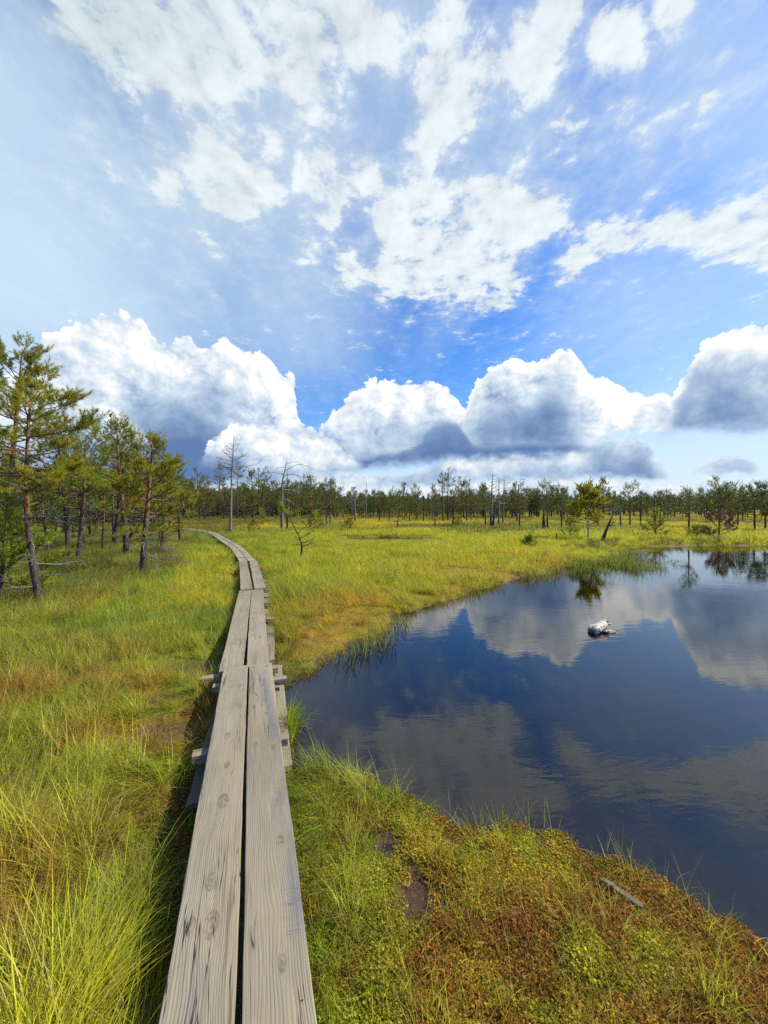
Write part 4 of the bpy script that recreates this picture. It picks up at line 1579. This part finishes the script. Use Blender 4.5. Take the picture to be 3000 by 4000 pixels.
# --- second behind it
L2 = spot(301, 2196)
t = Tree(3).trunk(hgt(1666, L2) - .4, .075, (.32, 0), .03, 16)
t.crown(.48, .985, lambda u: .38 + .85 * math.sin(math.pi * min(1, u * .6 + .25)) * (1 - .35 * u), .24, (3, 5), (.1, .8), .085, .15, .3, .9, .10, .14)
for k in range(12):
    a = t.r.uniform(0, 6.28); q, rr = t.at(t.r.uniform(.14, .5)); t.bare(q, (math.cos(a), math.sin(a), t.r.uniform(-.2, .3)), t.r.uniform(.4, 1.2), .013)
finish(t, 'pine_tree', 'dark stemmed pine with bright green tufted top between nearest pine and dense one', 'pine tree', G_LEFT, L2, 0, PINE_BARK, (28, .07, .0075), NEEDLE_YOUNG)
L3 = spot(449, 2148)
t = Tree(4).trunk(hgt(1624, L3) - .5, .095, (.30, 0), .03, 16)
t.crown(.42, .985, lambda u: .5 + .9 * math.sin(math.pi * min(1, u * .6 + .25)) * (1 - .35 * u), .27, (3, 5), (.1, .8), .095, .16, .3, .9, .08, .12)
for k in range(9):
    a = t.r.uniform(0, 6.28); q, rr = t.at(t.r.uniform(.12, .5)); t.bare(q, (math.cos(a), math.sin(a), t.r.uniform(-.2, .3)), t.r.uniform(.4, 1.3), .014)
finish(t, 'pine_tree', 'slim tall pine standing just left behind the dense low branched pine', 'pine tree', G_LEFT, L3, 1.0, PINE_BARK, (24, .075, .0085), NEEDLE)
# --- the dense wide pine
L4 = spot(555, 2239)
t = Tree(5).trunk(hgt(1644, L4) - .5, .080, (.26, 0), .012, 18)
t.crown(.30, .985, lambda u: .34 + .68 * math.sin(math.pi * min(1, u ** .85 * .72 + .14)),   .23, (4, 6), (-.12, .65), .075, .14, .45, .5, .24, .16, asym=(.22, 0))
for k in range(10):
    a = t.r.uniform(-1.2, 1.2); q, rr = t.at(t.r.uniform(.13, .32)); t.bare(q, (math.cos(a), math.sin(a), -.15), t.r.uniform(.7, 1.5), .013, .3, .1)
finish(t, 'pine_tree', 'dense broad pine with low branches right beside the heath, foremost of the middle clump', 'pine tree', G_LEFT, L4, 0, PINE_BARK, (34, .070, .0085), NEEDLE)
# --- small drooping pine at the edge of the clump
L5 = spot(704, 2124)
t = Tree(6).trunk(hgt(1880, L5), .07, (-.1, 0), .02, 12)
t.crown(.30, .97, lambda u: .75 + .55 * math.sin(math.pi * (u * .7 + .2)) - .5 * u, .24, (3, 5), (-.30, .8), .10, .16, .7, .8, .22, .12, asym=(-.2, 0))
for k in range(5):
    q, rr = t.at(t.r.uniform(.22, .32)); a = 3.1 + t.r.normal(0, .4); t.bare(q, (math.cos(a), math.sin(a), -.25), 1.5, .014, .3, .2)
finish(t, 'pine_tree', 'small pine with drooping low branches where the walkway vanishes', 'pine tree', G_LEFT, L5, 0, PINE_BARK, (24, .075, .0085), NEEDLE)
# --- bright young pine at the very left
L6 = (-7.0, 7.0, float(ground_z(np.array([-7.0]), np.array([7.0]))[0]))
t = Tree(7).trunk(2.05, .035, (.1, 0), .02, 10)
t.crown(.16, .97, lambda u: 1.15 - .85 * u, .18, (4, 6), (.05, 1.0), .075, .13, .2, .8, .10, .05)
finish(t, 'young_pine', 'bright green young pine, low and bushy, cut by the left picture edge', 'pine tree', G_LEFT, L6, 0, PINE_BARK, (34, .062, .0064), NEEDLE_YOUNG)
# --- curly sapling in the meadow right of the walkway
L7 = spot(1167, 2190)
t = Tree(8).trunk(hgt(2012, L7), .038, (0, 0), .01, 12, bend=lambda t: .10 * math.sin(t * 5) - .42 * max(0, t - .55), rt=.010)
for tt, a, L in ((.96, 2.9, .48), (.93, 1.7, .3), (.99, 3.6, .4), (.97, .6, .3)):
    q, rr = t.at(tt); t.bough(q, (math.cos(a), math.sin(a) * .5, .5), L, .009, 0, .6, .035, .13, yel=.15)
q, rr = t.at(.62)
bp = t.limb(q, (.8, .1, .7), .5, .014, 0, .2)
for a in (.2, 1.2, 2.6, -.6, 0.0):
    t.bough(bp[-1 - (a > 1)], (math.cos(a), math.sin(a) * .6, .45), .32, .008, 0, .6, .035, .13, yel=.15)
for tt, a, L in ((.52, .1, .62), (.44, .3, .55), (.48, 3.2, .33), (.36, -.2, .45), (.40, 2.9, .2)):
    q, rr = t.at(tt); t.bare(q, (math.cos(a), .2 * math.sin(a), .12), L, .013, .0, .35, 5, 1, twig=.15, t=.1)
finish(t, 'pine_sapling', 'crooked little pine in the meadow right of the walkway, bare below with two green tufts', 'pine tree', None, L7, 0, PINE_BARK, (20, .08, .012), NEEDLE_YOUNG)


# --- dead trees
def snag(label, loc, H, r0, seed, limbs, mat=SNAG_BARK, lean=(0, 0), bend=None, wob=.012, group='dead pines in the bog', sub=4, name='dead_pine', up=.35):
    t = Tree(seed).trunk(H, r0, lean, wob, 16, 8, .012, bend, 1.2)
    for tt, a, L, rise in limbs:
        q, rr = t.at(tt)
        t.bare(q, (math.cos(a), math.sin(a), rise), L, min(rr * .6, .045 if up < 0 else .03), .05, up, sub, 1, twig=.25, t=.6, kink=.14)
    root = empty(name, loc, 0)
    tag(root, label, 'dead tree', group)
    t.wood.build('trunk', mat, root)
    return root


def rnd_limbs(seed, n, t0, t1, L0, L1, rise=(-.1, .5), taper=.7):
    r = np.random.default_rng(seed)
    out = []
    for k in range(n):
        tt = t0 + (t1 - t0) * (k + r.random()) / n
        a = r.choice([0, math.pi]) + r.normal(0, .8)
        out.append((tt, a, r.uniform(L0, L1) * (1 - taper * (tt - t0) / (1 - t0 + 1e-6)), r.uniform(*rise)))
    return out


p = spot(900, 2082)
snag('tallest dead pine, pale straight bare trunk beside the walkway bend', p, hgt(1705, p), .105, 61, rnd_limbs(1, 26, .62, .99, 1.0, 1.9, (-.05, .4), .8) + [(.70, .1, 2.0, .15), (.68, 3.0, 1.5, .2)], lean=(.25, 0))
p = spot(1102, 2072)
sn = snag('gnarled dead pine with drooping hooked limbs, right of the tallest dead pine', p, hgt(1800, p), .15, 62,
          [(.80, 3.0, 2.0, .55), (.77, .1, 1.6, .3), (.86, .2, 2.4, .55), (.95, .3, 1.9, .4), (.60, 3.2, 1.3, .1), (.58, .1, 1.4, .2), (.70, .0, 1.7, .35), (.9, 3.4, .9, .3), (.45, .2, .9, .1)], bend=lambda t: 1.1 * max(0, t - .72) ** 1.0, sub=4, up=-1.0)
p = spot(1122, 2066)
snag('thin dead trunk right against the gnarled dead pine', p, hgt(1835, p), .08, 63, rnd_limbs(3, 7, .4, .95, .5, 1.2, (-.3, .1)), mat=DARK_SNAG)
dead = [
    # px, base y, top y, radius, seed, n limbs, t0, L0, L1, lean, label
    (1387, 2039, 1911, .11, 71, 13, .50, 1.3, 2.2, 0.0, 'umbrella shaped dead pine standing alone in the open left of the meadow pool'),
    (1699, 2060, 1976, .07, 72, 3, .5, .2, .5, 0.0, 'short dead stub in the meadow left of the tall pine group'),
    (1771, 2055, 1914, .10, 73, 5, .4, .3, .8, .1, 'broken dead trunk among the tall pine group in the middle'),
    (1916, 2062, 1848, .12, 74, 14, .45, .9, 1.7, .15, 'tallest bare pine of the right middle cluster, sparse upswept twigs'),
    (1925, 2063, 1943, .12, 75, 2, .6, .2, .4, .35, 'thick leaning broken trunk in the right middle cluster'),
    (1948, 2055, 1868, .10, 76, 12, .45, .8, 1.5, .0, 'bare dead pine between two others in the right middle cluster'),
    (1964, 2045, 1860, .12, 77, 16, .40, 1.2, 2.3, .1, 'wide armed dead pine at the right of the middle cluster'),
    (2019, 2044, 1892, .08, 78, 9, .45, .5, 1.2, .2, 'thin dead pine standing apart right of the middle cluster'),
    (2120, 2071, 1915, .07, 79, 6, .5, .3, .9, .1, 'thin dead pine left of a leafy birch with green tipped neighbour'),
    (2352, 2118, 2012, .10, 80, 4, .5, .2, .6, .5, 'short leaning dead stem between the birch and the pond'),
    (2425, 2060, 1926, .09, 81, 9, .45, .5, 1.3, .0, 'bare forked dead pine right of the birch'),
    (2502, 2058, 1922, .07, 82, 6, .5, .3, .8, .0, 'thin dead spike right of the flat topped pine behind the pond'),
    (2557, 2062, 1918, .09, 83, 9, .5, .5, 1.1, .0, 'dead pine with short side arms behind the bushy pine'),
    (2579, 2060, 1943, .06, 84, 5, .5, .3, .7, .0, 'very thin dead spike behind the bushy pine'),
    (1275, 2050, 1918, .06, 85, 4, .5, .2, .5, .0, 'thin dead spike before the end of the left wood'),
    (1655, 2040, 1942, .07, 86, 3, .5, .2, .5, .0, 'dead spike left of the tall pine group above the far treeline'),
    (2948, 2060, 1920, .08, 87, 8, .5, .4, 1.0, .0, 'grey dead pine near the right picture edge'),
    (2175, 2112, 2085, .06, 88, 0, .5, .2, .3, .0, 'small dark stump in the grass below the birch'),
    (2090, 2072, 2058, .07, 89, 2, .5, .3, .5, .25, 'tiny broken stump beside the strip of water'),
]
for px, by, ty, r0, sd, n, t0, l0, l1, ln, lab in dead:
    p = spot(px, by)
    snag(lab, p, max(.25, hgt(ty, p)), r0, sd, rnd_limbs(sd, n, t0, .98, l0, l1), lean=(ln, 0), mat=SNAG_BARK if sd in (71, 74, 76, 77, 81) else DARK_SNAG, sub=3,
         name='tree_stump' if sd in (88, 89) else 'dead_pine')
# leaning dark dead stem in the left wood, and dry branches fallen at the foot of the nearest pine
p = spot(476, 2133)
snag('dark crooked dead stem leaning among the trunks of the left clump', p, 1.1, .10, 64, [(.8, .2, .7, .8), (.95, 3.3, .5, .6)], mat=DARK_SNAG, lean=(.9, 0), wob=.05)
t = Tree(65)
for k in range(4):
    t.bare((.0 + k * .1, k * .08, .08 + k * .03), (-1.0 + k * .25, -.25 + .2 * k, .12), 1.5 - k * .2, .016, .1, .0, 5, 1, twig=.9)
b0 = spot(215, 2320)
root = empty('fallen_branch', b0, 0)
tag(root, 'dry grey branching twigs lying in the heath at the foot of the nearest pine', 'branch')
t.wood.build('twig', SNAG_BARK, root)


# --- birch at the pond's end
p = spot(2298, 2108)
t = Tree(90).trunk(hgt(1900, p), .052, (.1, 0), .03, 14, rt=.01)
t.crown(.32, .97, lambda u: .25 + 1.05 * math.sin(math.pi * min(1, u * .75 + .18)) * (1.15 - .85 * u), .22, (4, 6), (.35, 1.1), .07, .20, .0, .3, .2, .05, flat=.1)
finish(t, 'birch_tree', 'leafy yellow green birch standing alone at the end of the pond', 'birch tree', None, p, 0, BIRCH_BARK, (13, .06, .055, (.5, 1.5)), LEAF)

# --- singled out living pines farther off:  px, base y or distance, top y, crown start, crown width, label
coarse = (13, .14, .030)
far = [
    (1553, 2071, 1979, .45, .55, 'small pine in the meadow with a stick leaning at its foot'),
    (1482, 2039, 1932, .45, .9, 'slim pine with a narrow tufted top left of a conical one in the middle distance'),
    (1520, 2040, 1921, .30, 1.1, 'conical dark pine standing right of a slimmer one in the middle distance'),
    (1601, 2042, 1946, .40, 1.1, 'flat headed pine left of a twin behind the meadow pool'),
    (1625, 2040, 1940, .45, 1.0, 'flat headed pine, right one of a pair behind the meadow pool'),
    (1731, 2042, 1858, .62, .9, 'tall pine at the left of the middle group, one sided crown'),
    (1750, 2040, 1838, .66, 1.0, 'tallest living pine of the middle group against the clouds'),
    (1791, 2038, 1868, .66, .8, 'tall thin pine with a small top in the middle group'),
    (1822, 2040, 1884, .45, 1.3, 'fuller pine at the right of the middle group'),
    (1897, 2060, 1914, .50, .8, 'yellowish pine just left of the tallest bare pine'),
    (2030, 2066, 1903, .58, 1.2, 'dark pine with a flat wind swept top right of the middle cluster'),
    (2129, 2071, 1903, .80, .6, 'thin tall pine with a small crown left of the birch'),
    (2140, 2069, 1893, .72, .7, 'tallest thin pine left of the birch, tufted tip'),
    (2193, 2068, 1918, .70, .8, 'pine with a small flat tuft close at the left of the birch'),
    (2336, 2060, 1923, .72, .9, 'pine top rising behind the birch'),
    (2461, 2060, 1905, .60, 1.2, 'flat topped pine behind the pond, tallest right of the birch'),
    (2690, 2096, 1936, .55, .8, 'dark half dead pine mirrored in the far end of the pond'),
    (2850, 2060, 1912, .55, 1.4, 'tall pine rising from the thicket at the right'),
    (2882, 2058, 1916, .60, 1.2, 'second tall pine in the thicket at the right'),
    (2812, 2062, 1935, .40, 1.6, 'broad layered pine in the thicket at the right'),
    (2950, 2075, 1930, .35, 1.5, 'dense pine near the right picture edge'),
    (2990, 2072, 1905, .45, 1.5, 'pine cut by the right picture edge'),
    (769, 2026, 1827, .55, 1.3, 'slender pine standing clear above the wood left of the tallest dead pine'),
    (801, 2032, 1868, .50, 1.2, 'pale trunked pine at the near edge of the wood left of the tallest dead pine'),
    (862, 2015, 1815, .60, 1.5, 'tall pine with upswept sparse crown just left of the tallest dead pine'),
    (928, 2030, 1812, .62, 1.4, 'sparse pine just right of the tallest dead pine'),
    (1005, 2013, 1832, .60, 1.5, 'pine with a dark rounded top left of the gnarled dead pine'),
    (1032, 2022, 1832, .55, 1.5, 'pine close behind and left of the gnarled dead pine'),
    (1187, 2015, 1858, .55, 1.6, 'round crowned pine right of the gnarled dead pine'),
    (1210, 2067, 1905, .40, 1.1, 'thin stemmed pine with low tufts right of the gnarled dead pine'),
    (1290, 2050, 1888, .50, 1.4, 'last tall pine at the right end of the left wood'),
]
for i, (px, by, ty, t0, wd, lab) in enumerate(far):
    p = spot(px, by)
    H = max(.8, hgt(ty, p))
    t = Tree(200 + i)
    t.trunk(H, .028 + H * .0125, (t.r.normal(0, .12), 0), .022, 12, 7, .012)
    k = wd
    t.crown(t0, .985, lambda u: k * (.35 + .75 * math.sin(math.pi * min(1, u * .62 + .30)) * (1.0 - .40 * u)), max(.20, H * .052), (3, 5), (.0, 1.0), .14, .20, .35, .8, .06, .2, depth=1, asym=(t.r.normal(0, .25), 0))
    for q in range(5):
        a = t.r.uniform(0, 6.28); qq, rr = t.at(t.r.uniform(.2, t0)); t.bare(qq, (math.cos(a), math.sin(a), 0), t.r.uniform(.3, .9), .014, .2, .1, 2, 0)
    finish(t, 'pine_tree', lab, 'pine tree', 'pines around the open bog', p, 0, PINE_BARK, (12, .13, .024), NEEDLE_FAR)

# --- bushy young trees
for px, by, ty, w_, lab, nd, nm_, cat in (
        (2227, 2102, 2032, .75, 'small green young spruce left of the birch foot', NEEDLE_YOUNG, 'young_spruce', 'spruce tree'),
        (2562, 2094, 1998, 1.25, 'bushy round young pine at the far bank of the pond', NEEDLE, 'young_pine', 'pine tree'),
        (2810, 2100, 1990, 1.6, 'rusty red dead young pine on the far bank of the pond', RUST, 'dead_young_pine', 'dead tree'),
        (2724, 2098, 2065, .8, 'low pine bush between the dark half dead pine and the rusty one', NEEDLE, 'pine_bush', 'bush'),
        (1366, 2072, 2028, .8, 'dwarf pine bush in the open meadow left of the pool', NEEDLE, 'pine_bush', 'bush'),
        (1020, 2055, 1990, 1.1, 'young pine on a brown hummock between the two big dead pines', NEEDLE, 'young_pine', 'pine tree'),
        (990, 2085, 2040, .6, 'little pale green pine seedling below the hummock', NEEDLE_YOUNG, 'pine_seedling', 'pine tree'),
        (2070, 2140, 2112, .5, 'tiny pine seedling in the yellow meadow below the strip of water', NEEDLE_YOUNG, 'pine_seedling', 'pine tree'),
        (1790, 2058, 2022, 1.0, 'green dwarf pine under the middle pine group', NEEDLE_YOUNG, 'pine_bush', 'bush'),
        (1230, 2070, 2010, 1.3, 'low twisted pine bush right of the gnarled dead pine', NEEDLE, 'pine_bush', 'bush')):
    p = spot(px, by)
    H = hgt(ty, p)
    t = Tree(int(px)).trunk(H, .02 + H * .015, (0, 0), .03, 9, 6, .008)
    t.crown(.12, .97, lambda u: w_ * (.72 - .55 * u), H * .10, (3, 5), (.1, 1.0), .13, .18, .2, .8, .08, .18)
    finish(t, nm_, lab, cat, None, p, 0, PINE_BARK, (14, .12, .022), nd)

# --- the pine wood: every trunk of the nearer belts stands by itself
protos = []
for i in range(9):
    t = Tree(400 + i)
    H = 5.0
    t.trunk(H, .085, (t.r.normal(0, .25), t.r.normal(0, .25)), .03, 9, 6, .015)
    t0 = (.38, .5, .45, .6, .42, .3, .55, .35, .62)[i]
    w_ = (1.0, .85, 1.2, .9, 1.05, 1.1, .75, 1.3, 1.0)[i]
    t.crown(t0, .985, lambda u: w_ * (.35 + .8 * math.sin(math.pi * min(1, u * .62 + .30)) * (1.0 - .42 * u)), .27, (3, 5), (.0, 1.0), .19, .24, .35, .8, .07, .16, depth=1, rlimb=.02)
    for q in range(8):
        a = t.r.uniform(0, 6.28); qq, rr = t.at(t.r.uniform(.15, t0 + .05)); t.bare(qq, (math.cos(a), math.sin(a), 0), t.r.uniform(.4, 1.1), .016, .2, .1, 1, 0)
    wood = t.wood.mesh('trunk', PINE_BARK)
    V, F, c = t.needles(9, .18, .042)
    protos.append((wood, fast_mesh('crown', V, F, NEEDLE_FAR, False, c)))

BELT = {
    'left': ('pine among the many trunks of the wood left of the walkway', 'pines of the left wood'),
    'mid': ('pine in the dense wood behind the two big dead pines', 'pines of the wood beyond the walkway'),
    'right': ('small bog pine in the low belt across the meadow and the pond', 'low pines across the bog'),
}
rng = np.random.default_rng(99)
first = {}


def stand(x, y, H, zone, rz):
    v = int(rng.integers(0, 9))
    s = H / 5.0
    wide = s * rng.uniform(.85, 1.2) if zone != 'right' else max(s, .62) * rng.uniform(.8, 1.15)
    z = float(ground_z(np.array([x]), np.array([y]))[0])
    key = (zone, v)
    if key not in first:
        r = empty('pine_tree', (x, y, z), rz)
        r.scale = (wide, wide, s)
        tag(r, BELT[zone][0], 'pine tree', BELT[zone][1])
        for nm_, me in zip(('trunk', 'crown'), protos[v]):
            o = link(D.objects.new(nm_, me))
            o.parent = r
        first[key] = r
    else:
        copy_tree(first[key], (x, y, z), rz, (wide, wide, s), BELT[zone][0], BELT[zone][1])


placed = []


def try_place(n, dmin, dmax, a0, a1, hf, zone, sep_):
    k = 0
    tries = 0
    while k < n and tries < 6000:
        tries += 1
        d = math.sqrt(rng.uniform(dmin ** 2, dmax ** 2))
        a = rng.uniform(a0, a1)
        x, y = d * math.tan(a), d
        if pond_sd(np.array([x]), np.array([y]))[0] < 1.2: continue
        if path_dist(np.array([x]), np.array([y]))[0][0] < 1.2: continue
        if any(abs(x - q[0]) < sep_ and abs(y - q[1]) < sep_ * 2 for q in placed): continue
        placed.append((x, y))
        stand(x, y, hf(d), zone, rng.uniform(0, 6.28))
        k += 1


ang = lambda px: math.atan((px - 1500) / FOC)
try_place(30, 11.5, 22, ang(-200), ang(640), lambda d: rng.uniform(1.6, 4.4), 'left', .9)
try_place(46, 21, 46, ang(-250), ang(690), lambda d: rng.uniform(3.4, 5.6), 'left', 1.0)
try_place(58, 48, 82, ang(690), ang(1270), lambda d: rng.uniform(3.8, 6.0), 'mid', 1.0)
try_place(150, 50, 105, ang(1220), ang(3200), lambda d: (rng.uniform(2.0, 3.9) if rng.random() > .14 else rng.uniform(4.2, 6.2)) * (1.0 if d < 85 else 1.15), 'right', 1.2)


for i in range(16):
    px = (1340, 1430, 1580, 1690, 1840, 1990, 2085, 2240, 2300, 2385, 2480, 2620, 2760, 2780, 2900, 2975)[i]
    p = spot(px, d=float(rng.uniform(44, 78)))
    snag('thin grey dead spike standing in the low belt of pines across the bog', p, float(rng.uniform(2.6, 5.2)), .055, 900 + i, rnd_limbs(900 + i, 7, .4, .97, .25, .8), mat=SNAG_BARK if i % 2 else DARK_SNAG, lean=(float(rng.normal(0, .18)), 0), sub=2,
         group='thin dead spikes in the far belt')


# --- beyond them the wood can no longer be counted
def far_wood():
    rng = np.random.default_rng(5)
    pro = []
    for v in (0, 2, 4, 5, 7):
        w_, c_ = protos[v]
        bm = bmesh.new()
        bm.from_mesh(w_)
        nf = len(bm.faces)
        bm.from_mesh(c_)
        me = D.meshes.new('bog_pine')
        bm.faces.ensure_lookup_table()
        for i, f in enumerate(bm.faces): f.material_index = 0 if i < nf else 1
        bm.to_mesh(me)
        bm.free()
        me.materials.append(PINE_BARK)
        me.materials.append(NEEDLE_FAR)
        pro.append(me)
    n = 1500
    d = np.concatenate([np.sqrt(rng.uniform(60 ** 2, 165 ** 2, 2900)), np.sqrt(rng.uniform(75 ** 2, 130 ** 2, 260)), np.sqrt(rng.uniform(38 ** 2, 90 ** 2, 340))])
    a = np.concatenate([rng.uniform(-.86, .86, 2900), rng.uniform(ang(650), ang(1300), 260), rng.uniform(-.90, ang(690), 340)])
    x, y = d * np.tan(a), d
    H = np.concatenate([rng.uniform(2.5, 4.9, 2900), rng.uniform(4.2, 6.4, 260), rng.uniform(3.8, 6.0, 340)]) / 5
    k = path_dist(x, y)[0] > 1.5
    x, y, H = x[k], y[k], H[k]
    n = len(x)
    rot = np.stack([np.zeros(n), np.zeros(n), rng.uniform(0, 6.28, n)], 1)
    w_ = H * rng.uniform(.9, 1.3, n)
    scatter('bog_wood', np.stack([x, y, ground_z(x, y)], 1), rot, np.stack([w_, w_, H], 1), np.ones((n, 3)), rng.integers(0, len(pro), n), pro)
    # the tall forest on the skyline
    sp = []
    for i in range(4):
        r = np.random.default_rng(700 + i)
        V, F, Cc = [], [], []
        nv = 0
        m = 420
        for k in range(m):
            u = r.random() ** .8
            a_ = r.uniform(0, 6.283)
            R = (1.9 if i < 2 else 1.3) * (1 - u) ** (.8 if i < 2 else .45) * r.uniform(.5, 1.0) + .1
            c = np.array([R * math.cos(a_), R * math.sin(a_), 1.2 + u * 11])
            dd = np.array([math.cos(a_), math.sin(a_), r.uniform(-.6, .1)]) * .75
            sd = np.array([-math.sin(a_), math.cos(a_), r.uniform(-.3, .3)]) * .42
            V += [c - dd * .4 - sd, c - dd * .4 + sd, c + dd + np.array([0, 0, -.2])]
            F.append((nv, nv + 1, nv + 2)); nv += 3
            Cc += [(r.random(), 0, r.random())] * 3
        sp.append(fast_mesh('spruce', np.array(V), np.array(F), SPRUCE, False, np.array(Cc)))
    n = 3600
    d = np.sqrt(rng.uniform(240 ** 2, 520 ** 2, n))
    a = rng.uniform(-.92, .92, n)
    x, y = d * np.tan(a), d
    s = rng.uniform(.52, .92, n) * np.where(d > 400, 1.1, .85)
    rot = np.stack([np.zeros(n), np.zeros(n), rng.uniform(0, 6.28, n)], 1)
    scatter('distant_forest', np.stack([x, y, ground_z(x, y)], 1), rot, np.stack([s * 1.35, s * 1.35, s], 1), np.ones((n, 3)), rng.integers(0, 4, n), sp)


far_wood()


# --- bleached driftwood afloat in the pond
def driftwood():
    m = new_mat('bleached driftwood')
    own = attr('tint')
    tc = E.node('ShaderNodeTexCoord')
    p = E(tc.outputs['Object'])
    x, y, z = sep(p)
    sp = E.node('ShaderNodeSeparateColor')
    E.put(sp.inputs[0], E(own.outputs['Color']))
    f = E(sp.outputs[0])
    n1 = noise(vec(x * 9, y * 34, z * 34), 1.0, 4.0, .6)
    n2 = noise(p, 22.0, 3.0, .6)
    c = mixc(n1.ss(.50, .62) * .9, (.76, .67, .53), (.055, .04, .03))
    c = mixc(n2.ss(.60, .66) * .9, c, (.08, .055, .045))
    c = mixc(f, c, (.16, .075, .055))
    out_surface(principled(c, .7, .3, bump(n1, .8, .01)))
    r = np.random.default_rng(3)
    mb = MB()
    n, k = 15, 18
    rings, cols = [], []
    for i in range(n):
        t = i / (n - 1)
        R = .088 * (math.sin(min(1, t * 3.2 + .28) * math.pi / 2)) * (1 - .38 * t)
        cx, cz = -.15 + .31 * t, .030 + .085 * t ** 1.1
        for j in range(k):
            a = j / k * 6.283
            rr = R * (1 + .10 * math.sin(3 * a + 4 * t) + .07 * math.sin(7 * a + 2) + r.normal(0, .075))
            ex = 0
            if i >= n - 2: ex = (.0, .055)[i - n + 2] * (1.0 if j % 3 == 0 else -.3) + r.normal(0, .01)
            rings.append((cx + ex, rr * math.cos(a), cz + rr * math.sin(a) * .85))
            cols.append((1.0 if t < .06 else max(0, .5 - t * 4) * (r.random() < .5), 0, 0))
    F = [(i * k + j, i * k + (j + 1) % k, (i + 1) * k + (j + 1) % k, (i + 1) * k + j) for i in range(n - 1) for j in range(k)]
    F += [tuple(range(k - 1, -1, -1)), tuple((n - 1) * k + j for j in range(k))]
    mb.add(rings, F, np.array(cols))
    x, y = gp(2338, 2468)
    root = empty('driftwood', (x, y, -.012), .42)
    tag(root, 'bleached white piece of driftwood floating in the pond', 'driftwood')
    mb.build('log', m, root)
    b2 = MB()
    for q in range(5):
        a = -.9 + q * .22
        b2.tube([(.0 + q * .025, -.04, .03), (.05 + q * .03, -.09 - .01 * q, .025), (.08 + q * .03, -.13 - .012 * q, .005 - .006 * q)], [.022, .013, .004], 6, col=(.35, 0, 0))
    b2.build('branch_stub', m, root)


driftwood()
